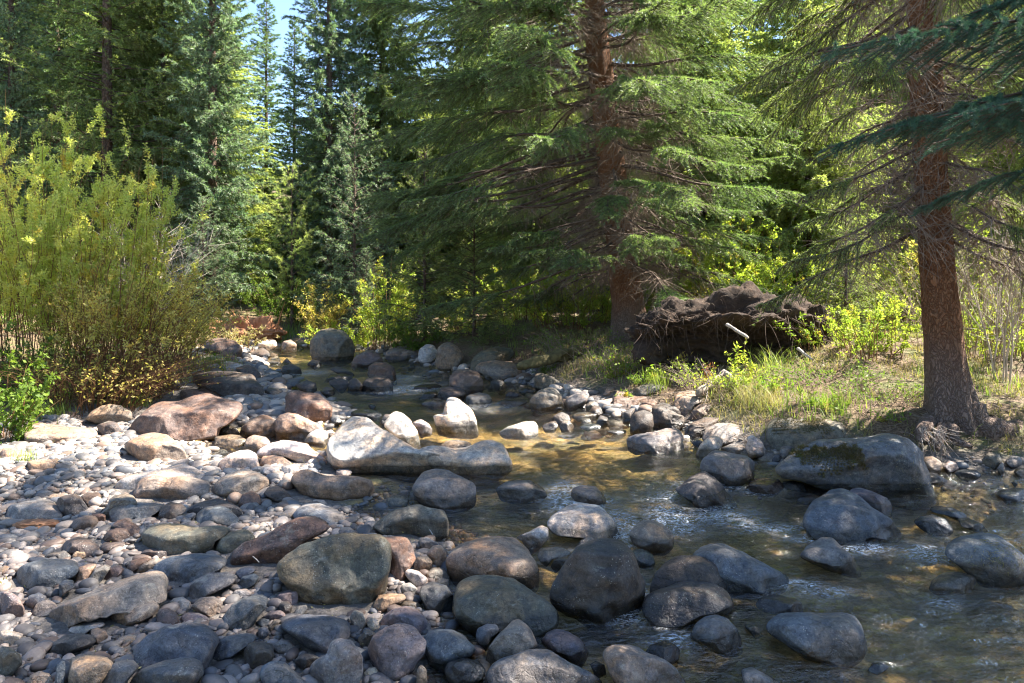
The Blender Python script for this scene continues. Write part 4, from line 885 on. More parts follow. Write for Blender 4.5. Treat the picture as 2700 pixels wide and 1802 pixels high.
def conifer_meshes(seed, H, Rm, start, nbr, r0, lean=(0, 0), bend=None, p=.8, low=(-.35, .15), top=(.35, -.05), sp=.1, ds=.08, K_=8, ln=.045, wd=.009, tw=.42, hang=.25, mat=None, bark=None, dead=0, deadh=(0, 4), full=None, lowfac=1., inner=.22, sector=None, wob=.04, sides=12, rings=50, flare=.35, tmin=.08, deadmat=None, bareup=0, brk=.008, front=0, tz=-.75):
    g = np.random.default_rng(seed)
    tm = trunk_mesh(g, H, r0, lean, flare, rings, sides, wob, bend, bark)
    h = start+(H-start)*(np.arange(nbr)+g.random(nbr))/nbr
    h = H-(H-h)**1.0; az = np.arange(nbr)*2.39996+g.uniform(-.9, .9, nbr); fr = (h-start)/(H-start)
    L = Rm*np.clip(1-fr, 0, 1)**p*(.45+.67*g.random(nbr)**.6)+.12
    L *= np.where(fr < .12, lowfac, 1)
    if sector is not None:                        # (centre azimuth, factor): longer on one side
        L *= 1+sector[1]*np.cos(az-sector[0])
    L *= 1-front*np.clip(-np.sin(az), 0, 1)*(h < 4.2)
    s0 = low[0]+(top[0]-low[0])*fr+g.uniform(-.08, .08, nbr); s1 = low[1]+(top[1]-low[1])*fr
    d0 = np.stack([np.cos(az), np.sin(az)], 1); cxh = lean[0]*h/H; cyh = lean[1]*h/H
    if bend is not None: cxh = cxh+np.interp(h, bend[0], bend[1])
    O = np.stack([cxh, cyh, h], 1)
    curl = g.uniform(-.3, .3, nbr); ph = g.uniform(0, 6.28, (nbr, 2)); wa = g.uniform(.02, .06, nbr)
    def bp(t, i=None):                            # point on branch i at t
        sel = slice(None) if i is None else i
        l = L[sel]; dd = d0[sel]; pr = np.stack([-dd[..., 1], dd[..., 0]], -1)
        w1 = wa[sel]*np.sin(5*t+ph[sel][..., 0])*np.minimum(t*3, 1); w2 = wa[sel]*.6*np.sin(8*t+ph[sel][..., 1])*np.minimum(t*3, 1)
        return O[sel]+np.concatenate([(dd*t[..., None]+pr*(curl[sel]*t*t+w1)[..., None])*l[..., None], (l*(s0[sel]*t+s1[sel]*t*t+w2))[..., None]], -1)
    ts = np.linspace(0, 1, 11)
    BP = np.stack([bp(np.full(nbr, t)) for t in ts], 1)
    br = (.007+brk*L)[:, None]*(1-.88*ts)[None]
    mb = MB(); mb.add(*tubes(BP, br, 4))
    # side twigs
    nt_ = np.maximum((L/sp).astype(int), 3)*2; bi = np.repeat(np.arange(nbr), nt_)
    t = inner+(1-inner)*g.random(len(bi))**.85; side = np.where(g.random(len(bi)) < .5, -1, 1)
    if bareup: t = np.where(h[bi] < bareup, .3+.7*t, t)
    P0 = bp(t, bi); T1 = unit(bp(np.minimum(t+.02, 1.02), bi)-bp(t-.02, bi))
    pr = np.stack([-d0[bi][:, 1], d0[bi][:, 0], np.zeros(len(bi))], 1)*side[:, None]
    tl = np.clip(tw*L[bi]*(1.08-t)**.8*g.uniform(.6, 1.1, len(bi)), tmin, .9)
    D = unit(T1*g.uniform(.5, .9, (len(bi), 1))+pr*g.uniform(.35, .9, (len(bi), 1))+np.array([0, 0, 1.])*g.uniform(tz, .18, (len(bi), 1)))
    # branch leader
    P0 = np.concatenate([P0, bp(np.full(nbr, .82))]); D = np.concatenate([D, unit(BP[:, -1]-BP[:, -2])]); tl = np.concatenate([tl, L*.25+.06])
    tt = np.linspace(0, 1, 4)
    def tp(s, i): return P0[i]+D[i]*(s*tl[i])[:, None]+np.stack([0*s, 0*s, -hang*tl[i]*s*s], 1)
    TP = np.stack([tp(np.full(len(P0), s), np.arange(len(P0))) for s in tt], 1)
    mb.add(*tubes(TP, np.full((len(P0), 4), .0035)*np.array([1.3, 1, .8, .4])*(1+ln*6), 3))
    wood = mb.mesh('branches', True, deadmat or TWIGD)
    ns = np.maximum((tl/ds).astype(int), 1); ti = np.repeat(np.arange(len(P0)), ns)
    s = (np.arange(len(ti))-np.repeat(np.cumsum(ns)-ns, ns))/np.repeat(ns, ns)
    Pn = tp(s, ti); An = unit(tp(s+.05, ti)-Pn)
    V, T = needles(g, Pn, An, ds, K_, ln, wd)
    fol = mesh_np('crown', V, T, False, mat)
    out = dict(trunk=tm, branches=wood, crown=fol)
    if dead:
        i = g.integers(0, nbr, dead*3); i = i[(h[i] > deadh[0]) & (h[i] < deadh[1])][:dead]; t = g.uniform(.05, .6, len(i))
        P = bp(t, i); n = len(i); l = g.uniform(.15, .6, n)
        a = g.uniform(0, 6.28, n); dv = np.stack([np.cos(a), np.sin(a), g.uniform(-1.2, .1, n)], 1); dv = unit(dv)
        k = np.linspace(0, 1, 5); crv = g.normal(size=(n, 3))*.25
        Q = P[:, None]+dv[:, None]*(k[None, :, None]*l[:, None, None])+crv[:, None]*(k**2)[None, :, None]*l[:, None, None]+np.array([0, 0, -.25])*(k**2)[None, :, None]*l[:, None, None]
        m2 = MB(); m2.add(*tubes(Q, np.full((n, 5), .0035)*np.array([1.2, 1, .8, .6, .3]), 3))
        j = g.integers(1, 4, n*2); b0 = np.repeat(np.arange(n), 2); P2 = Q[b0, j]; dv2 = unit(dv[b0]+g.normal(size=(n*2, 3))*.7); l2 = l[b0]*g.uniform(.2, .5, n*2); k3 = np.linspace(0, 1, 3)
        Q2 = P2[:, None]+dv2[:, None]*(k3[None, :, None]*l2[:, None, None]); m2.add(*tubes(Q2, np.full((n*2, 3), .0022)*np.array([1, .8, .4]), 3))
        out['dead_twigs'] = m2.mesh('dead_twigs', True, TWIG)
    return out
def place_tree(ms, name, label, cat, X, Y, Zb=None, rot=0, sc=1, group=None, zs=None):
    Zb = float(gz(X, Y)) if Zb is None else Zb
    e = empty(name, (X, Y, Zb), label, cat, group); e.rotation_euler = (0, 0, rot); e.scale = (sc, sc, zs or sc)
    for k_, me in ms.items(): ob(k_, me, e)
    return e
def XY(u, Y): return ((u-CX)*Y/F, Y)

# big central spruce, leaning left, long drooping boughs, many dead hanging twigs
tc_ = XY(1665, 11.6)
ms = conifer_meshes(11, 15.2, 3.9, 1.2, 450, .27, lean=(-1.75, 0), p=.6, sector=(3.5, .16), low=(-.33, .05), top=(.25, -.15), sp=.06, ds=.06, K_=9, ln=.05, wd=.009, tw=.34, hang=.25, tz=-.45, front=.25, mat=N_CENTER, bark=BARK, dead=8000, deadh=(.5, 5.8), bareup=3.6, flare=.55, rings=90, sides=18, inner=.42, lowfac=.75)
place_tree(ms, 'spruce_tree', 'big leaning spruce with drooping boughs and dead hanging twigs, centre of far bank', 'spruce', *tc_)
# right spruce with thick trunk in full view
tr_ = XY(2492, 6.35)
ms = conifer_meshes(23, 16, 1.85, 1.7, 210, .153, lean=(-.45, .1), bend=([0, .5, 1.5, 4, 16], [.07, .01, -.04, -.10, -.1]), p=.5, low=(-.55, .05), top=(.2, -.1), sp=.042, ds=.034, K_=9, ln=.032, wd=.0058, tw=.34, hang=.5, mat=N_GREEN, bark=BARK, dead=4500, deadh=(.9, 6), bareup=3, lowfac=.7, flare=.62, rings=140, sides=40, inner=.38, tmin=.06, wob=.05)
place_tree(ms, 'spruce_tree', 'thick-trunked spruce with reddish scaly bark standing beside the huge slate boulder', 'spruce', *tr_)

# trees of the far bank and the wood behind
def var(seed, **k):
    d = dict(H=15, Rm=2.3, start=.7, nbr=560, r0=.15, p=.55, low=(-.3, .2), top=(.5, .0), sp=.085, ds=.10, K_=8, ln=.09, wd=.023, tw=.3, hang=.3, mat=N_BLUE, bark=BARK_FAR, inner=.1, brk=.006, sides=8, rings=16)
    d.update(k); return conifer_meshes(seed, **d)
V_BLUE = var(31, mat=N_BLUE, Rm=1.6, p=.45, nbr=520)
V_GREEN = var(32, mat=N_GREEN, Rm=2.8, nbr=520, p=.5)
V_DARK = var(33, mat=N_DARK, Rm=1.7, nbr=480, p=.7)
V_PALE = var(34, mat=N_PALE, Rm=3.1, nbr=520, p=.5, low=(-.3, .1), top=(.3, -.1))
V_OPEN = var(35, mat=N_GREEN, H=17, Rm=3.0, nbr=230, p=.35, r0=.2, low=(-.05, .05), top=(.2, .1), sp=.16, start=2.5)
def T(ms, name, label, u, Y, sc=1, rot=0., zs=None, cat='spruce', group=None): 
    return place_tree(ms, name, label, cat, *XY(u, Y), None, rot, sc, group, zs)
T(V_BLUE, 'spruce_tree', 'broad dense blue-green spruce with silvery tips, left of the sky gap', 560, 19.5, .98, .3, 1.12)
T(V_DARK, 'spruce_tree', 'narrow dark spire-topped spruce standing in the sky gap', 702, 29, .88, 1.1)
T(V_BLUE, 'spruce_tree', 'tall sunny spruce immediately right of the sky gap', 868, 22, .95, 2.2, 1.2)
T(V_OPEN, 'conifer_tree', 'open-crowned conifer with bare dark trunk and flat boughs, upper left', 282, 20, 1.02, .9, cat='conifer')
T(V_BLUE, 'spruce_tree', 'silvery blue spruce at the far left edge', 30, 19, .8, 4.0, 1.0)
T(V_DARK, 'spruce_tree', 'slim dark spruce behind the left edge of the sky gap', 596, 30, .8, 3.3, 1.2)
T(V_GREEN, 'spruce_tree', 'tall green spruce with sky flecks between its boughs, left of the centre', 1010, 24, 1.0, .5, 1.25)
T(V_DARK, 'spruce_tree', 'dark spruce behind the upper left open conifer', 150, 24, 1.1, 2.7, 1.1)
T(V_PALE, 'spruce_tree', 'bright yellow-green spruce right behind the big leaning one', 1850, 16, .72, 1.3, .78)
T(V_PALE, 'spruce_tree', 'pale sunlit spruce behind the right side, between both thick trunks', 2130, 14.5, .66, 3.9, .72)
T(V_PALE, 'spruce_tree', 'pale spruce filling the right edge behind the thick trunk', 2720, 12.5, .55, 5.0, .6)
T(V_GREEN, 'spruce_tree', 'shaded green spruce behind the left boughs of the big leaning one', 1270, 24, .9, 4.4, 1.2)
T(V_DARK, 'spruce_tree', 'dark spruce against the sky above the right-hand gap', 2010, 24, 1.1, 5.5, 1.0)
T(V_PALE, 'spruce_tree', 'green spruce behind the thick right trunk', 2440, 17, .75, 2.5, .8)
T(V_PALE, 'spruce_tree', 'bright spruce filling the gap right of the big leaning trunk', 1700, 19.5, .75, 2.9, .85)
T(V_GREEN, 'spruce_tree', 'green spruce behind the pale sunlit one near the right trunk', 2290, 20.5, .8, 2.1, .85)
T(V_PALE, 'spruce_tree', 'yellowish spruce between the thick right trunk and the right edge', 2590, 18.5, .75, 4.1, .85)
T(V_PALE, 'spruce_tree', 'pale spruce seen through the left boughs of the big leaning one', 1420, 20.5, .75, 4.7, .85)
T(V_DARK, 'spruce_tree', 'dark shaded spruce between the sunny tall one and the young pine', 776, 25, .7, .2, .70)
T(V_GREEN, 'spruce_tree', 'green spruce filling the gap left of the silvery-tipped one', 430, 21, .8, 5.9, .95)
# young trees
V_YB = var(41, H=3.4, Rm=.95, start=.1, nbr=110, r0=.035, p=.85, sp=.07, ds=.06, K_=7, ln=.05, wd=.011, tw=.4, low=(.0, .1), top=(.7, 0), mat=N_BLUE)
V_YG = var(42, H=4.0, Rm=1.1, start=.1, nbr=110, r0=.04, p=.8, sp=.08, ds=.065, K_=7, ln=.055, wd=.011, tw=.4, low=(.05, .1), top=(.8, 0), mat=N_GREEN)
V_PINE = var(43, H=4.2, Rm=.85, start=.6, nbr=46, r0=.045, p=.45, sp=.11, ds=.05, K_=12, ln=.09, wd=.010, tw=.38, low=(.4, .35), top=(1.2, .1), mat=N_PALE)
T(V_YB, 'young_spruce', 'small pale blue-green spruce beyond the drooping shrub, left of the creek head', 535, 17.5, .98, 0, 1.0, 'young spruce')
T(V_PINE, 'young_pine', 'young pine with bright upright tips below the sky gap', 770, 18.5, 1.0, 1, 1.05, 'young pine')
T(V_YB, 'young_spruce', 'slender pale young spruce in front of the tall sunny one', 935, 17.5, 1.35, 2, 1.75, 'young spruce')
T(V_YB, 'young_spruce', 'knee-high pale spruce among the yellow shrubs at the creek head', 965, 16.3, .62, 3, .62, 'young spruce')
T(V_YG, 'young_spruce', 'feathery green young spruce under left boughs of the big leaning one', 1120, 14.5, 1.0, 4, 1.05, 'young spruce')
T(V_YG, 'young_spruce', 'green young spruce close to the far right bank boulders', 1250, 13.2, .85, 5, .8, 'young spruce')
T(V_YG, 'young_spruce', 'bright low young spruce just right of the big leaning trunk', 1790, 13.5, .6, .7, .6, 'young spruce')
T(V_YG, 'young_spruce', 'low young spruce with sunlit boughs behind the root plate', 2230, 9.9, .62, 2.7, .55, 'young spruce')
T(V_YB, 'young_spruce', 'dark blue young spruce in shade left of the feathery green one', 1010, 19.5, 1.3, 5.1, 1.25, 'young spruce')
# the wood behind: many look-alike conifers
g = np.random.default_rng(3); n_ = 0
for Y_, du in ((27, 190), (34, 160), (43, 150)):
    for u_ in np.concatenate([np.arange(-150, 560, du*.6), np.arange(560, 2900, du)]):
        u = u_+g.uniform(-50, 50)
        if 590 < u < 820 and Y_ < 40: continue
        if 640 < u < 770: continue
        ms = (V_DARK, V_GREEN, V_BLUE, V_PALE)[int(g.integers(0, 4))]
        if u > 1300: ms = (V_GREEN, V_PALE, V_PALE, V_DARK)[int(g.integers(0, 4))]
        s_ = g.uniform(.8, 1.05)*(1.1 if Y_ > 30 else 1)
        T(ms, 'conifer_tree', 'conifer in the dense dark wood behind the creekside trees', u, Y_+g.uniform(-2, 2), s_, g.uniform(0, 6.28), s_*(g.uniform(.55, .8) if 480 < u < 900 else g.uniform(.55, .7) if u > 900 else g.uniform(1.0, 1.25)), 'conifer', 'conifers of the wood behind')
place_tree(V_OPEN, 'spruce_tree', 'spruce just outside the right edge, shading the lower right creek', 'spruce', 6.9, 5.3, None, 1.0, .9)
for j_, (x_, y_) in enumerate(((-11, -8), (-5, -10), (0.5, -11), (6, -9), (-15, 0))):
    place_tree((V_GREEN, V_PALE)[j_ % 2], 'conifer_tree', 'conifer on the near bank behind the viewer', 'conifer', x_, y_, None, j_*1.3, .9, 'conifers behind the viewer', 1.0)
# near blue spruce off to the right whose boughs reach into the top right corner
def near_boughs():
    g = np.random.default_rng(9); e = empty('blue_spruce', (4.3, 3.55, float(gz(4.3, 3.55))), 'nearby blue spruce whose dark boughs reach in at the top right corner', 'spruce')
    zb = e.location[2]
    ob('trunk', trunk_mesh(g, 9, .14, (0, 0), .3, 40, 14, .04, None, BARK_FAR), e)
    tips = [(2090, 350, 3.3), (1960, 330, 3.6), (2330, 250, 3.3), (2240, 100, 3.2), (2560, 230, 3.4), (2420, 60, 3.0), (2150, 220, 3.7)]
    tips = [(1900, 340, 3.7), (2030, 300, 3.5), (1890, 120, 3.4), (2140, 330, 3.2), (2230, 30, 3.6), (2190, 270, 3.1), (2330, 130, 3.3), (2420, 480, 4.6)]
    tips = [(u*K if u < 2349 else u, v*K, Y) for u, v, Y in tips]
    mb = MB(); P0 = []; D = []; tl = []
    for (u, v, Y) in tips:
        tip = pt(u, v, Y)-np.array([4.3, 3.55, zb]); root = np.array([0, 0, tip[2]+.25+g.uniform(0, .3)])
        ts = np.linspace(0, 1, 9)[:, None]; mid = np.array([0, 0, .18])
        BPp = root+(tip-root)*ts+mid*(ts*(1-ts))*4*.5
        mb.add(*tubes(BPp[None], (.016*(1-.8*ts[:, 0]))[None], 5))
        Lb = np.linalg.norm(tip-root); ax = unit(tip-root); n = 120
        t = g.uniform(.35, .98, n); B = root+(tip-root)*t[:, None]+mid*(t*(1-t))[:, None]*2
        sd_ = np.where(g.random(n) < .5, -1, 1)[:, None]; pr = unit(np.cross(ax, [0, 0, 1.]))
        dd = unit(ax*g.uniform(.5, 1, (n, 1))+pr*sd_*g.uniform(.5, 1.2, (n, 1))+np.array([0, 0, 1])*g.uniform(-.6, .15, (n, 1)))
        P0.append(B); D.append(dd); tl.append(np.clip(.6*(1.1-t)*Lb*.5, .13, .5)*g.uniform(.7, 1.1, n)); P0.append(B[-1:]*0+root+(tip-root)*.9); D.append(ax[None]); tl.append(np.array([Lb*.1+.05]))
    P0 = np.concatenate(P0); D = np.concatenate(D); tl = np.concatenate(tl)
    tt = np.linspace(0, 1, 4)[None, :, None]; mb.add(*tubes(P0[:, None]+D[:, None]*tt*tl[:, None, None]+np.array([0, 0, -.2])*tt**2*tl[:, None, None], np.full((len(P0), 4), .0022), 3))
    ob('branches', mb.mesh('branches', True, TWIGD), e)
    ds = .012; ns = (tl/ds).astype(int); ti = np.repeat(np.arange(len(P0)), ns); s = (np.arange(len(ti))-np.repeat(np.cumsum(ns)-ns, ns))/np.repeat(ns, ns)
    Pn = P0[ti]+D[ti]*(s*tl[ti])[:, None]+np.array([0, 0, -.2])*(s**2*tl[ti])[:, None]
    V, T_ = needles(g, Pn, D[ti], ds, 12, .026, .0026); ob('crown', mesh_np('crown', V, T_, False, N_NEAR), e)
near_boughs()
# ------------------------------------------------------------ shrubs, herbs, grass, roots
def leaves(g, P, size, asp=.42, up=.2, jit=.5):
    n = len(P); d = unit(g.normal(size=(n, 3))+np.array([0, 0, up])); nn = unit(np.cross(d, g.normal(size=(n, 3))))
    s = size*g.uniform(1-jit, 1+jit*.6, (n, 1)); w = nn*s*asp*.5; fold = unit(np.cross(d, nn))*s*.06
    V = np.stack([P, P+d*s*.45+w+fold, P+d*s, P+d*s*.45-w+fold], 1).reshape(-1, 3)
    return V, np.arange(n*4).reshape(-1, 4)
def shrub(name, label, cat, X, Y, H, spread, nst, nleaf, size, lmat, smat=None, lean=(0, 0), base=.35, seed=1, asp=.42, t0=.35, srad=.007, arch=.15, twig=3, flat=1., group=None, Zb=None, tsz=.35):
    g = np.random.default_rng(seed); Zb = float(gz(X, Y)) if Zb is None else Zb
    e = empty(name, (X, Y, Zb), label, cat, group); k = 8; t = np.linspace(0, 1, k)
    a = g.uniform(0, 6.28, nst); rb = base*np.sqrt(g.random(nst)); B = np.stack([rb*np.cos(a), rb*np.sin(a)*flat, np.full(nst, -.05)], 1)
    a2 = a+g.normal(0, .5, nst); out = spread*g.random(nst)**.7; hh = H*g.uniform(.55, 1.0, nst)*np.clip(1.05-.35*out/max(spread, .01), .5, 1)
    Pd = np.stack([np.cos(a2)*out+lean[0], np.sin(a2)*out*flat+lean[1], hh], 1)
    wob = np.cumsum(g.normal(0, .018, (nst, k, 3)), 1)*H*.35; wob[:, 0] = 0
    S_ = B[:, None]+np.stack([Pd[:, None, 0]*t**1.4, Pd[:, None, 1]*t**1.4, Pd[:, None, 2]*(t*(1+arch)-arch*t**2.2)], -1)+wob
    mb = MB(); mb.add(*tubes(S_, srad*g.uniform(.6, 1.2, (nst, 1))*(1-.8*t)[None], 4))
    nb = nst*twig*2; i = g.integers(0, nst, nb); tj = g.uniform(t0*.7, .95, nb)*(k-1); j = tj.astype(int); f = (tj-j)[:, None]
    P = S_[i, j]*(1-f)+S_[i, np.minimum(j+1, k-1)]*f; ax = unit(S_[i, np.minimum(j+1, k-1)]-S_[i, j])
    dv = unit(ax*.9+g.normal(size=(nb, 3))*.55); l = tsz*g.uniform(.3, 1, nb)*min(H*.35, 1.0); tt = np.linspace(0, 1, 4)
    Tw = P[:, None]+dv[:, None]*(tt[None, :, None]*l[:, None, None])+np.array([0, 0, .1])*(tt**2)[None, :, None]*l[:, None, None]
    mb.add(*tubes(Tw, np.full((nb, 4), srad*.32)*np.array([1, .8, .6, .4]), 3))
    ob('stems', mb.mesh('stems', True, smat or STEM), e)
    if nleaf:
        i = g.integers(0, nb, nleaf); f = g.random(nleaf)*3; j = np.minimum(f.astype(int), 2); f = (f-j)[:, None]
        P = Tw[i, j]*(1-f)+Tw[i, j+1]*f+g.normal(0, size*.35, (nleaf, 3))
        V, Fc = leaves(g, P, size, asp); ob('leaves', mesh_np('leaves', V, Fc, False, lmat), e)
    return e
def SH(name, label, cat, u, Y, H, *a, **k): x, y = XY(u, Y); return shrub(name, label, cat, x, y, H, *a, **k)
# the tall willow thicket on the left bank
SH('willow_shrub', 'tallest yellow-green willow thicket at the left edge', 'willow', 80, 9.6, 4.5, 1.25, 130, 85000, .042, L_WILLOW, seed=1, base=.9, t0=.45, asp=.36)
SH('willow_shrub', 'upright yellow-green willow between the tallest thicket and dead branches', 'willow', 265, 9.6, 3.7, .85, 110, 60000, .042, L_WILLOW, seed=2, base=.7, t0=.45, asp=.36)
SH('willow_shrub', 'golden willow leaning right over the creek', 'willow', 330, 9.0, 2.0, .85, 200, 13000, .04, L_GOLD, seed=3, lean=(.35, -.15), base=.55, t0=.75, arch=.3)
SH('willow_shrub', 'golden pale-tipped shrub in front of the small pale spruce', 'shrub', 425, 11.2, 1.7, .55, 90, 9000, .045, L_GOLD, seed=4, lean=(.2, 0), base=.5, t0=.4, arch=.3)
SH('willow_shrub', 'dim green leafy shrub at the lower left edge beside the flat tan slab', 'shrub', -10, 6.6, 1.05, .38, 26, 3600, .05, L_DARKB, seed=5, base=.25, t0=.15, asp=.55)
SH('willow_shrub', 'low shaded green shrub at the foot of the tallest willow thicket', 'shrub', 70, 8.4, 1.1, .5, 40, 5000, .045, L_DARKB, seed=6, base=.4, t0=.15, asp=.5)
SH('bare_shrub', 'tangle of dark leafless stems drooping toward the creek', 'shrub', 270, 8.1, .95, .9, 230, 1400, .04, L_GOLD, seed=7, lean=(.35, -.1), base=.55, t0=.3, arch=.5, srad=.0045, twig=4)
SH('bare_shrub', 'brown brush at the base of the upright willow', 'shrub', 190, 8.3, .9, .7, 150, 1500, .04, L_SHRUB, seed=8, base=.6, arch=.3, srad=.0045, twig=4)
SH('bare_shrub', 'spreading bare dark stems reaching right above the flat-topped boulder', 'shrub', 340, 8.7, .8, .9, 170, 900, .04, L_GOLD, seed=9, lean=(.5, -.1), base=.35, arch=.6, srad=.005, twig=4)
SH('dead_shrub', 'grey leafless branches sticking out above the golden willow', 'dead shrub', 370, 11.5, 3.0, 1.0, 26, 0, 0, None, TWIGP, seed=10, base=.5, t0=.5, srad=.012, twig=12, tsz=.7)
SH('shrub', 'dim green shrub filling the gap behind the tallest willow thicket', 'shrub', 40, 13, 2.2, 1.6, 50, 9000, .06, L_DARKB, seed=38, base=.8, t0=.1)
# creek head
SH('shrub', 'yellow-orange shrub left of the knee-high pale spruce', 'shrub', 850, 16.5, 1.75, .6, 40, 4200, .06, L_GOLD, seed=11, base=.3, t0=.3)
SH('shrub', 'tall lime and yellow shrub at the right of the creek head', 'shrub', 1020, 15.2, 2.1, .7, 50, 7500, .06, L_SHRUB, seed=12, base=.4, t0=.15)
SH('shrub', 'low lime shrub above the great round boulder', 'shrub', 905, 15.8, .85, .7, 45, 5000, .06, L_SHRUB, seed=13, base=.5, t0=.1)
SH('shrub', 'low bright green shrub behind the far boulders, right of creek head', 'shrub', 1095, 14.2, .8, .6, 40, 3600, .055, L_DARKB, seed=14, base=.4, t0=.1)
SH('shrub', 'dark green shrub under the young pine', 'shrub', 740, 19.5, 1.5, 1.0, 40, 5000, .07, L_DARKB, seed=15, base=.6, t0=.1)
SH('shrub', 'dark green shrub right of the young pine', 'shrub', 830, 19, 1.3, .9, 35, 4200, .07, L_DARKB, seed=16, base=.5, t0=.1)
SH('shrub', 'dry straw-coloured shrub in front of the small pale spruce', 'shrub', 600, 14.2, .6, .7, 40, 2500, .05, L_STRAW, seed=17, base=.5, t0=.1)
# right bank
SH('shrub', 'big yellow leafy shrub between the two thick trunks', 'shrub', 1905, 12.6, 2.45, 1.0, 60, 13000, .055, L_SHRUB, seed=21, base=.6, t0=.15, asp=.6)
SH('shrub', 'yellow leafy shrub left of the thick right trunk', 'shrub', 2110, 11.6, 1.75, .9, 50, 8500, .055, L_SHRUB, seed=22, base=.5, t0=.12, asp=.6)
SH('shrub', 'tall yellow shrub directly behind the big yellow leafy one', 'shrub', 2010, 15, 3.2, 1.3, 50, 9000, .07, L_WILLOW, seed=23, base=.6, t0=.2, asp=.6)
SH('shrub', 'green and yellow shrub behind the thick right trunk', 'shrub', 2400, 12.5, 2.2, 1.2, 45, 9000, .06, L_SHRUB, seed=24, base=.6, t0=.15)
SH('shrub', 'pale yellow shrub at the right edge', 'shrub', 2640, 10.5, 2.0, .9, 40, 8000, .05, L_SHRUB, seed=25, base=.5, t0=.15)
SH('bare_shrub', 'grey tangle of bare twigs on top of the root plate', 'shrub', 1990, 10.6, .95, 1.0, 170, 700, .04, L_GOLD, TWIG, seed=26, base=.8, arch=.3, srad=.005, twig=4)
SH('dead_shrub', 'white dead branch right of the thick right trunk', 'dead shrub', 2640, 7.6, 2.6, .5, 7, 0, 0, None, TWIGP, seed=27, base=.1, t0=.35, srad=.012, twig=16, tsz=.7, lean=(-.1, -.2))
SH('bare_shrub', 'brown brush behind the thick right trunk', 'shrub', 2560, 8.6, 1.9, .9, 110, 1200, .04, L_SHRUB, TWIG, seed=28, base=.6, srad=.006, twig=6, tsz=.6)
SH('shrub', 'sunlit leafy shrub at the left foot of the thick right trunk', 'shrub', 2290, 8.3, .9, .55, 34, 4200, .04, L_SHRUB, seed=31, base=.4, t0=.1)
SH('shrub', 'yellow-green undergrowth right of the thick right trunk', 'shrub', 2660, 8.6, .9, .8, 40, 5200, .045, L_SHRUB, seed=32, base=.6, t0=.1)
SH('shrub', 'low leafy shrub above the shaggy pale boulder', 'shrub', 2200, 8.9, .6, .6, 36, 3200, .04, L_HERB, seed=33, base=.5, t0=.1)
SH('shrub', 'golden undergrowth far behind the thick right trunk', 'shrub', 2560, 14, 2.2, 1.6, 50, 9000, .07, L_GOLD, seed=34, base=.9, t0=.1)
SH('shrub', 'lime undergrowth seen left of the thick right trunk behind the young spruce', 'shrub', 2300, 13, 1.7, 1.2, 50, 8000, .06, L_WILLOW, seed=35, base=.8, t0=.1)
SH('shrub', 'sunlit leafy shrub behind the big leaning trunk', 'shrub', 1690, 14.5, 1.9, 1.1, 50, 8000, .06, L_SHRUB, seed=36, base=.8, t0=.1)
SH('shrub', 'bright shrub seen under the left boughs of the central spruce', 'shrub', 1380, 15.5, 1.7, 1.3, 50, 8000, .06, L_SHRUB, seed=37, base=.8, t0=.1)
SH('shrub', 'bright leafy undergrowth just behind the left foot of the central spruce', 'shrub', 1500, 13.6, 1.3, 1.0, 50, 7000, .055, L_SHRUB, seed=39, base=.8, t0=.1)
SH('shrub', 'yellow undergrowth at the far bank behind the ridged boulder', 'shrub', 1250, 14.6, 1.2, 1.0, 50, 7000, .055, L_WILLOW, seed=40, base=.8, t0=.1)
SH('bare_shrub', 'brown brush between the fallen log and the root plate', 'shrub', 1640, 9.4, .45, .5, 120, 900, .035, L_HERB, TWIG, seed=61, base=.4, arch=.4, srad=.004, twig=4)
SH('bare_shrub', 'brown twiggy brush spilling over the bank below the root plate', 'shrub', 1900, 8.0, .38, .5, 130, 1200, .035, L_SHRUB, TWIG, seed=62, base=.45, arch=.4, srad=.0035, twig=4)
SH('bare_shrub', 'low dry brush on the slope left of the thick right trunk', 'shrub', 2180, 7.6, .35, .5, 120, 1300, .035, L_DARKB, TWIG, seed=63, base=.45, arch=.4, srad=.0035, twig=4)
SH('bare_shrub', 'dry brush directly at the left foot of the thick right trunk', 'shrub', 2330, 6.9, .3, .35, 90, 900, .03, L_DARKB, TWIG, seed=64, base=.3, arch=.4, srad=.003, twig=4)
SH('bare_shrub', 'dark brush beneath the central spruce trunk on the left side', 'shrub', 1540, 11.2, .6, .7, 130, 1500, .04, L_DARKB, TWIG, seed=65, base=.6, arch=.4, srad=.004, twig=4)
# herbs
def herb(label, u, v, H, n, nl, mat, seed, size=.05, spread=.12, asp=.35, smat=None):
    h = hit(u, v); shrub('herb', label, 'herb', h[0], h[1]+.05, H, spread, n, nl, size, mat, smat or STEM, seed=seed, base=spread*.6, t0=.05, srad=.003, asp=asp, Zb=h[2], tsz=.28, twig=3)
herb('tall yellow-leaved plant in front of the dark root plate', 1960, 1010, .62, 9, 420, L_SHRUB, 41, .05, .12)
herb('bright lime herb clump above the driftwood', 1930, 1030, .34, 16, 420, L_HERB, 42, .045, .16)
herb('rusty red-leaved plant left of the yellow-leaved one', 1870, 1010, .36, 8, 160, L_RED, 43, .045, .10)
herb('yellow fern-like plant with orange fronds below the root plate', 1790, 985, .34, 10, 260, L_GOLD, 44, .07, .12, .2)
herb('pale green herb patch at the foot of the big leaning spruce', 1630, 990, .38, 26, 900, L_HERB, 45, .045, .24)
herb('sunny green herbs beside the mossy flat boulder', 1700, 1010, .28, 18, 520, L_HERB, 46, .04, .18)
herb('drooping green plant over the stones near the shore', 1650, 1055, .22, 10, 260, L_HERB, 47, .045, .10)
herb('lime plants right of the driftwood', 2040, 1040, .32, 20, 560, L_HERB, 48, .045, .2)
herb('green herbs in front of the shaggy pale boulder slope', 2180, 1075, .22, 20, 420, L_HERB, 49, .045, .22)
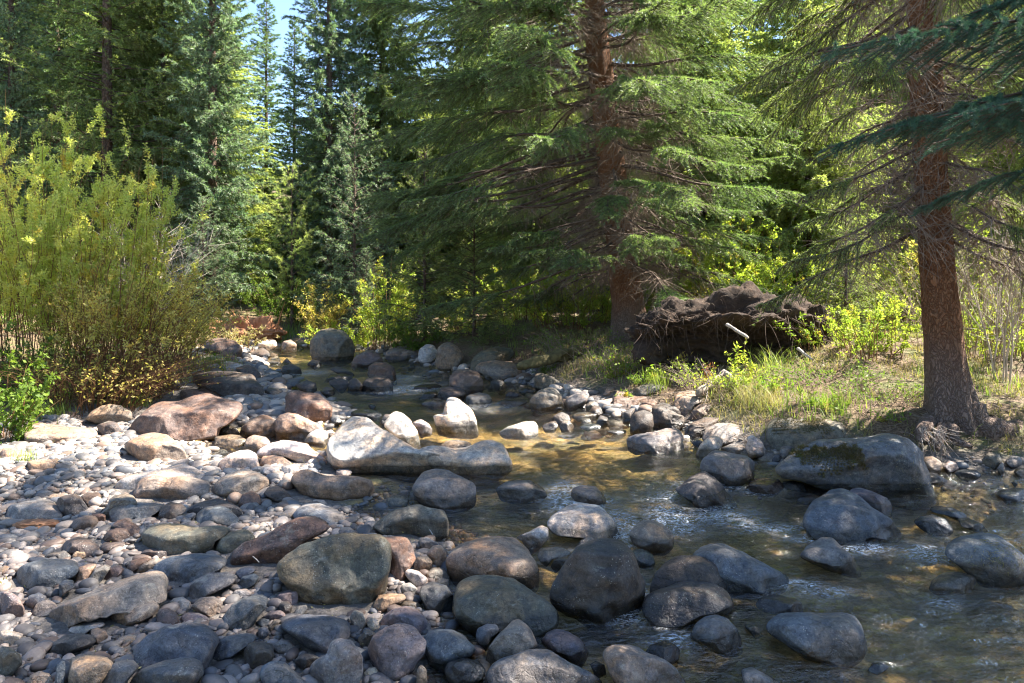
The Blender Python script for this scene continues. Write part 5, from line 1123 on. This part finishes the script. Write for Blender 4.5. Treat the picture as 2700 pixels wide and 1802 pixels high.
herb('mossy little plants at the left foot of the thick right trunk', 2350, 1110, .18, 20, 420, L_HERB, 50, .03, .16, .5)
herb('dim low herbs beside the lower left shrub', 165, 1050, .16, 24, 420, L_DARKB, 51, .035, .24, .5)
herb('green weeds behind the domed brown boulder', 215, 1065, .14, 20, 300, L_DARKB, 52, .03, .2, .5)
herb('herbs under the left end of the drooping boughs', 1440, 985, .25, 20, 420, L_DARKB, 53, .045, .2)
herb('bright herbs where drooping shrub meets reddish boulder', 545, 955, .22, 20, 300, L_HERB, 54, .05, .25)
def grass_mesh(g, C, n, H, spread, w=.004, lean=.35, line=True):
    B = C[g.integers(0, len(C), n)]
    if line:
        j = g.integers(0, max(len(C)-1, 1), n); f = g.random((n, 1)); B = C[j]*(1-f)+C[np.minimum(j+1, len(C)-1)]*f
    B = B+np.stack([g.normal(0, 1, n)*spread, g.normal(0, 1, n)*spread, 0*g.random(n)], 1); B[:, 2] = gz(B[:, 0], B[:, 1])-.01
    a = g.uniform(0, 6.28, n); l = H*g.uniform(.5, 1.2, n); k = np.linspace(0, 1, 4); bd = g.uniform(.2, 1, n)*lean
    D = np.stack([np.cos(a), np.sin(a)], 1)
    Cn = B[:, None]+np.stack([D[:, :1]*(bd*l)[:, None]*k**2*1.2, D[:, 1:]*(bd*l)[:, None]*k**2*1.2, (l[:, None])*(k-.25*bd[:, None]*k**3)], -1)
    wv = np.stack([-D[:, 1], D[:, 0], 0*a], 1)[:, None]*(w*(1-k*.9))[None, :, None]
    V = np.stack([Cn-wv, Cn+wv], 2).reshape(-1, 3); ix = np.arange(n*8).reshape(n, 4, 2)
    q = np.stack([ix[:, :-1, 0], ix[:, :-1, 1], ix[:, 1:, 1], ix[:, 1:, 0]], -1).reshape(-1, 4)
    return V, q
def grass(label, uv, n, H, sp, mat, seed, name='grass_tuft', kind=None, w=.004, lean=.45):
    g = np.random.default_rng(seed); C = np.array([hit(u*K, v*K) for u, v in uv]); V, q = grass_mesh(g, C, n, H, sp, w, lean)
    o = C.mean(0); tag(ob(name, mesh_np(name, V-o, q, False, mat), None, o), label, 'grass', kind=kind)
grass('pale straw and green grass draped over the bank right of the driftwood', [(1700, 905), (1740, 925), (1765, 942)], 520, .2, .10, L_STRAW, 60, lean=.9)
grass('long arching green grass by the root plate', [(1760, 855), (1775, 862)], 90, .36, .12, L_GRASS, 61, w=.005, lean=.9)
grass('upright green grass behind the shaggy pale boulder', [(1890, 935), (1925, 932)], 180, .2, .14, L_GRASS, 62)
grass('green grass tuft between two boulders under the willow', [(265, 925), (300, 930), (320, 935)], 320, .17, .07, L_GRASS, 63)
grass('green grass tufts above the flat tan slab', [(100, 955)], 420, .17, .13, L_GRASS, 64)
grass('grass tuft at the front edge of the flat tan slab', [(97, 1008), (103, 1010)], 60, .09, .03, L_GRASS, 65, w=.003)
grass('yellowish grass tuft sprouting through sunlit gravel', [(55, 1060), (60, 1065)], 110, .12, .045, L_GRASS, 66, w=.003)
grass('grass by the reddish boulder at the shrub tips', [(470, 835), (500, 845), (455, 850)], 300, .26, .2, L_GRASS, 67, w=.006)
grass('pale grass at the foot of the rotten stump', [(600, 775), (620, 782), (650, 775), (680, 770)], 420, .36, .3, L_GRASS, 68, w=.009)
grass('grass at the front edge of the mossy flat boulder', [(1500, 890), (1520, 885)], 120, .22, .08, L_GRASS, 69, w=.005)
def cover():
    g = np.random.default_rng(70); n = 70000
    X = g.uniform(-14, 14, n); Y = 6+22*g.random(n)**1.3; s = bil(SG, X, Y)
    zn = fbm(np.stack([X*.8, Y*.8, 0*X], 1), 88, 3)
    k = (s < -.45) & (np.abs(X) < Y*.82+.5) & (zn > -.15+.3*(X > center_line(Y))) & ~((X < center_line(Y)) & (Y < 9.3) & (s > -2.5))
    C = np.stack([X, Y, 0*X], 1)[k]; V, q = grass_mesh(g, C, len(C), .17, .02, .006, .6, False)
    tag(ob('ground_cover', mesh_np('ground_cover', V, q, False, L_GRASS)), 'thin grass and weeds growing over the forest floor', 'ground cover', kind='stuff')
    n = 60000; X = g.uniform(.5, 9, n); Y = g.uniform(5.8, 13, n); s = bil(SG, X, Y); zn = fbm(np.stack([X*1.3, Y*1.3, 0*X], 1), 98, 3); k = (s < -.25) & (X > center_line(Y)) & (zn > .05); C = np.stack([X, Y, 0*X], 1)[k]; V, q = grass_mesh(g, C, len(C), .10, .01, .004, .9, False)
    tag(ob('bank_weeds', mesh_np('bank_weeds', V, q, False, L_STRAW)), 'short dry weeds and grass matting the right bank', 'ground cover', kind='stuff')
    n = 26000; X = g.uniform(-12, 12, n); Y = 5.6+16*g.random(n)**1.2; s = bil(SG, X, Y); k = (s < -.3) & (np.abs(X) < Y*.82+.5) & ~((X < center_line(Y)) & (s > -2.4)); X, Y = X[k], Y[k]
    a = g.uniform(0, 6.28, len(X)); l = g.uniform(.02, .16, len(X)); P0 = np.stack([X, Y, gz(X, Y)+.01], 1); d = np.stack([np.cos(a), np.sin(a), g.uniform(-.05, .35, len(X))], 1)
    kk = np.linspace(0, 1, 3); V, q = tubes(P0[:, None]+d[:, None]*(kk[None, :, None]*l[:, None, None]), np.full((len(X), 3), .0028), 3)
    tag(ob('twig_litter', mesh_np('twig_litter', V, q, True, TWIG)), 'fallen twigs and needles littering the banks', 'litter', kind='stuff')
cover()
# root plate of a tipped tree on the right bank
def root_plate():
    g = np.random.default_rng(80); V, T_ = ico(6); c = pt(1690*K, 772*K, 8.9)
    P = V*np.array([1.32, .5, .52])
    P[:, 2] = np.where(P[:, 2] > 0, P[:, 2]*(.75+.25*vnoise(P*1.7+3, 83)), P[:, 2])
    P = P+unit(V)*(fbm(V*2.3, 81, 4)*.19)[:, None]+unit(V)*(np.abs(fbm(V*6, 82, 4))*.10)[:, None]
    # eroded hollow under the overhanging lip
    front = P[:, 1] < .1; m = np.exp(-((P[:, 0]+.05)/1.0)**4-((P[:, 2]+.12)/.27)**4)*front; P[:, 1] += m*(.62+.12*fbm(V*5, 85, 3))
    e = empty('root_plate', (c[0], c[1]+.25, float(gz(c[0], c[1]))), 'dark overhanging root plate of soil between both thick trunks', 'root plate')
    base = np.array(e.location); dz = c[2]-base[2]; ob('soil', mesh_np('soil', P+np.array([0, 0, dz]), T_, True, SOIL), e)
    # roots and rootlets hanging from the lip and crossing the hollow
    lip = P[(P[:, 1] < -.05) & (P[:, 2] > .05) & (P[:, 2] < .35)]; n = 330; st = lip[g.integers(0, len(lip), n)]+np.array([0, 0, dz])
    d = unit(g.normal(size=(n, 3))*.7+np.array([0, -.35, -.7])); k = np.linspace(0, 1, 7); l = g.uniform(.05, .34, n)
    Q = st[:, None]+d[:, None]*(k[None, :, None]*l[:, None, None])+g.normal(size=(n, 1, 3))*.45*(k**2)[None, :, None]*l[:, None, None]+np.array([0, 0, -.25])*(k**2)[None, :, None]*l[:, None, None]
    V2, q2 = tubes(Q, g.uniform(.0015, .007, (n, 1))*(1-.75*k)[None], 4); ob('roots', mesh_np('roots', V2, q2, True, TWIGD), e)
    topp = P[(P[:, 2] > .22)]; n = 900; st = topp[g.integers(0, len(topp), n)]+np.array([0, 0, dz]); d = unit(g.normal(size=(n, 3))+np.array([0, 0, .5])); l = g.uniform(.03, .16, n); k = np.linspace(0, 1, 4)
    Q = st[:, None]+d[:, None]*(k[None, :, None]*l[:, None, None])+np.array([0, 0, -.5])*(k**2)[None, :, None]*l[:, None, None]
    V2, q2 = tubes(Q, g.uniform(.001, .003, (n, 1))*(1-.7*k)[None], 3); ob('litter', mesh_np('litter', V2, q2, True, TWIG), e)['kind'] = 'stuff'
root_plate()
def log(name, label, a, b, Ya, Yb, r0, r1, mat, cat='driftwood', seed=1, kids=0, bend=.06, grp=None):
    g = np.random.default_rng(seed); A = pt(a[0]*K, a[1]*K, Ya); B = pt(b[0]*K, b[1]*K, Yb); k = np.linspace(0, 1, 16)[:, None]
    P = A+(B-A)*k+np.cumsum(g.normal(0, bend*.1, (16, 3)), 0)*np.linalg.norm(B-A)*.5
    r = (r0+(r1-r0)*k[:, 0])*(1+.18*vnoise(np.repeat(k, 3, 1)*7+seed, seed))
    P = np.concatenate([P[:1], P, P[-1:]]); r = np.concatenate([[.001], r, [.001]])
    V, q = tubes(P[None], r[None], 12); V = V+fbm(V*14, seed, 3)[:, None]*min(r0, r1)*.3*g.normal(size=(1, 3)); o = A
    e = empty(name, tuple(A), label, cat, grp) if kids else None
    w = ob('log_body' if kids else name, mesh_np(name, V-o, q, True, mat), e, None if kids else o)
    if not kids: tag(w, label, cat, grp)
    else:
        n = kids; j = g.integers(2, 15, n); S0 = P[j]-o; d = unit(g.normal(size=(n, 3))+np.array([0, -.3, .0])); l = g.uniform(.06, .32, n); t = np.linspace(0, 1, 6)
        Q = S0[:, None]+d[:, None]*(t[None, :, None]*l[:, None, None])+g.normal(size=(n, 1, 3))*.3*(t**2)[None, :, None]*l[:, None, None]
        V2, q2 = tubes(Q, g.uniform(.003, .008, (n, 1))*(1-.7*t)[None], 4); ob('rootlets', mesh_np('rootlets', V2, q2, True, mat), e)
log('driftwood', 'grey split driftwood root lying on the right bank above dark blocks', (1600, 905), (1665, 855), 7.75, 8.0, .045, .03, DRIFT, seed=2, kids=22)
log('driftwood', 'weathered root end pointing down beside the bank grass', (1662, 855), (1725, 905), 8.0, 7.5, .035, .03, DRIFT, seed=3, kids=26)
log('driftwood', 'pale root sticking out of the root plate', (1668, 745), (1715, 775), 8.3, 8.1, .022, .018, TWIGP, seed=4)
log('driftwood', 'pale broken root at the right end of the root plate', (1830, 800), (1865, 825), 8.2, 8.0, .02, .012, TWIGP, seed=5)
log('driftwood', 'grey stick among the bank herbs, right of the driftwood root', (1755, 870), (1815, 905), 7.8, 7.4, .02, .012, DRIFT, seed=6, kids=6)
log('fallen_log', 'mossy fallen log poking out under the central spruce boughs', (1190, 842), (1330, 800), 10.3, 11.0, .07, .10, MLOG, 'log', seed=7)
log('driftwood', 'twisted pale roots between bank grass and the rounded bank stone', (1705, 960), (1790, 990), 7.0, 6.6, .014, .010, TWIG, seed=8, kids=24)
def stump():
    g = np.random.default_rng(90); h = hit(560*K, 775*K); e = empty('rotten_stump', tuple(h), 'rotten reddish stump with splintered points at the creek head', 'stump')
    V, T_ = ico(5); P = V*np.array([1.0, .5, .30]); P = P+unit(V)*(fbm(V*2.4, 91, 4)*.2)[:, None]; ob('rotten_wood', mesh_np('rotten_wood', P+np.array([0, 0, .1]), T_, True, ROT), e)
    n = 44; b = np.stack([g.normal(.0, .45, n), g.normal(0, .2, n), g.uniform(.05, .3, n)], 1); d = unit(np.stack([g.normal(-.1, .5, n), g.normal(0, .3, n), np.abs(g.normal(.7, .4, n))], 1)); l = g.uniform(.15, .55, n); l[:3] = (.85, .7, .6)
    k = np.linspace(0, 1, 5); r = g.uniform(.015, .05, (n, 1))*(1-.92*k)[None]; V2, q2 = tubes(b[:, None]+d[:, None]*(k[None, :, None]*l[:, None, None]), r, 5)
    ob('splinters', mesh_np('splinters', V2, q2, False, ROT), e)
stump()
def debris():
    g = np.random.default_rng(101); n = 9000
    X = g.uniform(.3, 6.5, n); Y = g.uniform(5.8, 11, n); s = bil(SG, X, Y); k = (s < -.12) & (s > -1.5) & (X > center_line(Y)); X, Y = X[k], Y[k]; n = len(X)
    a = g.uniform(0, 6.28, n); l = g.uniform(.03, .26, n)*g.random(n)**.4; P0 = np.stack([X, Y, gz(X, Y)+.015], 1); d = np.stack([np.cos(a), np.sin(a), g.uniform(-.1, .45, n)], 1)
    kk = np.linspace(0, 1, 5); V, q = tubes(P0[:, None]+d[:, None]*(kk[None, :, None]*l[:, None, None])+g.normal(size=(n, 1, 3))*.18*(kk**2)[None, :, None]*l[:, None, None], g.uniform(.0012, .0045, (n, 1))*(1-.6*kk)[None], 3)
    tag(ob('brush_debris', mesh_np('brush_debris', V, q, True, TWIG)), 'broken brown twigs and rootlets strewn along the right bank slope', 'litter', kind='stuff')
    n = 2600; X = g.uniform(-6, 5.5, n); Y = 2.3+7*g.random(n); s = bil(SG, X, Y); k = (s < -.03) & (np.abs(X) < .85*Y+.3); X, Y = X[k], Y[k]
    P = np.stack([X, Y, gz(X, Y)+g.uniform(.01, .035, len(X))], 1); V, q = leaves(g, P, .022, .4, .05); tag(ob('leaf_litter', mesh_np('leaf_litter', V, q, False, L_STRAW)), 'small dry fallen leaves lying among the gravel', 'litter', kind='stuff')
debris()
def bark_chunk():
    h = hit(75, 1395); V, T_ = ico(5); P = V*np.array([.15, .06, .028]); P = P+unit(V)*(fbm(V*3, 95, 4)*.012)[:, None]+np.array([0, 0, .02])
    tag(ob('bark_chunk', mesh_np('bark_chunk', P, T_, True, ROT), None, hit(95, 1392)), 'crumbling brown chunk of bark in front of the long grey edge boulder', 'driftwood')
bark_chunk()
# roots of the right tree running right along the bank, and pale rootlets hanging at its foot
def right_roots():
    mb = MB(); g = np.random.default_rng(96)
    par = [o for o in bpy.data.objects if o.get('label', '').startswith('thick-trunked')][0]; pl = np.array(par.location)
    for (pts_, r0, r1) in (([(2215, 960, 6.3), (2260, 1005, 6.15), (2310, 1012, 6.2), (2400, 985, 6.5)], .15, .09), ([(2130, 985, 6.2), (2110, 1010, 6.0), (2125, 1035, 5.9)], .07, .03), ([(2180, 1000, 6.1), (2190, 1030, 5.9), (2230, 1045, 5.8)], .06, .02), ([(2160, 1000, 6.1), (2155, 1030, 5.85), (2150, 1050, 5.8)], .05, .02)):
        Q = np.array([pt(a*K, b*K, c) for a, b, c in pts_])+np.array([0, 0, .07]); t = np.linspace(0, len(Q)-1, 14); P = np.stack([np.interp(t, range(len(Q)), Q[:, i]) for i in range(3)], 1)
        P[1:-1] = (P[:-2]+P[1:-1]*2+P[2:])/4; r = np.linspace(r0, r1, 14)*(1+.1*g.normal(size=14)); mb.add(*tubes((P-pl)[None], r[None], 12))
    ob('roots', mb.mesh('roots', True, BARK), par)
    n = 70; A = np.array([pt(u*K, v*K, Y) for u, v, Y in zip(g.uniform(2105, 2160, n), g.uniform(975, 1010, n), g.uniform(5.75, 5.95, n))])-pl
    d = unit(np.stack([g.normal(.35, .4, n), g.normal(-.3, .2, n), -np.abs(g.normal(.8, .3, n))], 1)); l = g.uniform(.05, .28, n); k = np.linspace(0, 1, 6)
    Q = A[:, None]+d[:, None]*(k[None, :, None]*l[:, None, None])+g.normal(size=(n, 1, 3))*.3*(k**2)[None, :, None]*l[:, None, None]
    V, q_ = tubes(Q, g.uniform(.001, .003, (n, 1))*(1-.6*k)[None], 3); ob('rootlets', mesh_np('rootlets', V, q_, True, TWIGP), par)
right_roots()
# moss and fallen needles lying on named boulders
def on_rock(lab, uv, n, fn):
    r = [q_ for q_ in ROCKS if q_['o']['label'].startswith(lab)][0]; o = r['o']; me = o.data
    co = np.zeros(len(me.vertices)*3); me.vertices.foreach_get('co', co); co = co.reshape(-1, 3); no = np.zeros(len(me.vertices)*3); me.vertices.foreach_get('normal', no); no = no.reshape(-1, 3)
    Wc = co+np.array(o.location); u = CX+F*Wc[:, 0]/Wc[:, 1]; v = HY+F*(CAMH-Wc[:, 2])/Wc[:, 1]
    cam_ = np.array([0, 0, CAMH]); fac = ((cam_-Wc)*no).sum(1) > 0
    d = sdf(np.stack([u, v], 1), np.array(uv, float)); d = d+fbm(np.stack([u/14, v/14, 0*u], 1), 5, 3)*14; k = np.where((d > 0) & fac)[0]
    g = np.random.default_rng(n); i = g.choice(k, n); fn(g, o, co[i]+g.normal(0, .004, (n, 3)), no[i])
def moss(g, o, P, N):
    n = len(P); d = unit(N*.5+np.array([.2, -.1, -.35])+g.normal(0, .5, (n, 3))); l = g.uniform(.01, .03, (n, 1)); w = unit(np.cross(d, g.normal(size=(n, 3))))*.0022
    V = np.stack([P-w, P+w, P+d*l], 1).reshape(-1, 3); c = ob('moss', mesh_np('moss', V, np.arange(len(V)).reshape(-1, 3), False, M_MOSS), o); c['kind'] = 'stuff'
def fallen(g, o, P, N):
    n = len(P); a = g.normal(size=(n, 3)); d = unit(a-N*(a*N).sum(1, keepdims=True)); l = g.uniform(.008, .02, (n, 1)); P = P+N*.002; k = np.linspace(0, 1, 3)
    V, q_ = tubes(P[:, None]+d[:, None]*k[None, :, None]*l[:, None], np.full((n, 3), .0011), 3); c = ob('fallen_needles', mesh_np('fallen_needles', V, q_, False, L_STRAW), o); c['kind'] = 'stuff'
M_MOSS = leaf_mat('brown_moss', (.10, .075, .03), (.20, .15, .07), (.12, .13, .035), .2, 6)
on_rock('huge slate', [(1800+a/2.611, 850+b/2.611) for a, b in [(735,900),(830,860),(1000,850),(1200,860),(1280,920),(1270,990),(1180,1010),(1080,1020),(1030,1055),(960,1040),(880,980),(800,940)]], 9000, moss)
on_rock('shaggy moss', [(1800+a/2.611, 850+b/2.611) for a, b in [(590,740),(640,660),(760,640),(900,650),(1000,700),(1080,770),(900,790),(760,760),(640,780)]], 5000, moss)
on_rock('broad blue-grey boulder strewn', [(1800+a/2.611, 1250+b/2.611) for a, b in [(1950,600),(2050,480),(2150,440),(2300,540),(2400,650),(2300,690),(2150,680),(2050,640)]], 220, fallen)
on_rock('huge slate', [(1800+a/2.611, 850+b/2.611) for a, b in [(1300,820),(1500,830),(1650,1000),(1720,1150),(1500,1150),(1350,1000)]], 60, fallen)
# fallen sticks on the bar
g = np.random.default_rng(97)
for lab, a, b, r_ in (('pale stick leaning on stones at the pool shore', (1122, 1395), (1140, 1425), .004), ('short white stick below the slanting rust-brown boulder', (653, 1480), (683, 1500), .003), ('thin stick lying across cobbles near bottom left of centre', (575, 1570), (600, 1550), .003)):
    pa, pb = hit(*a), hit(*b); pa[2] += .06; pb[2] += .035; k = np.linspace(0, 1, 6)[:, None]; P = pa+(pb-pa)*k+g.normal(0, .002, (6, 3))
    if lab.startswith('pale'): P[:, 1] = pb[1]+(k[:, 0]-1)*-.05; P[:, 2] = pb[2]+(1-k[:, 0])*.10
    V, q_ = tubes((P-pa)[None], np.full((1, 6), r_), 6); tag(ob('stick', mesh_np('stick', V, q_, True, TWIGP), None, pa), lab, 'stick')
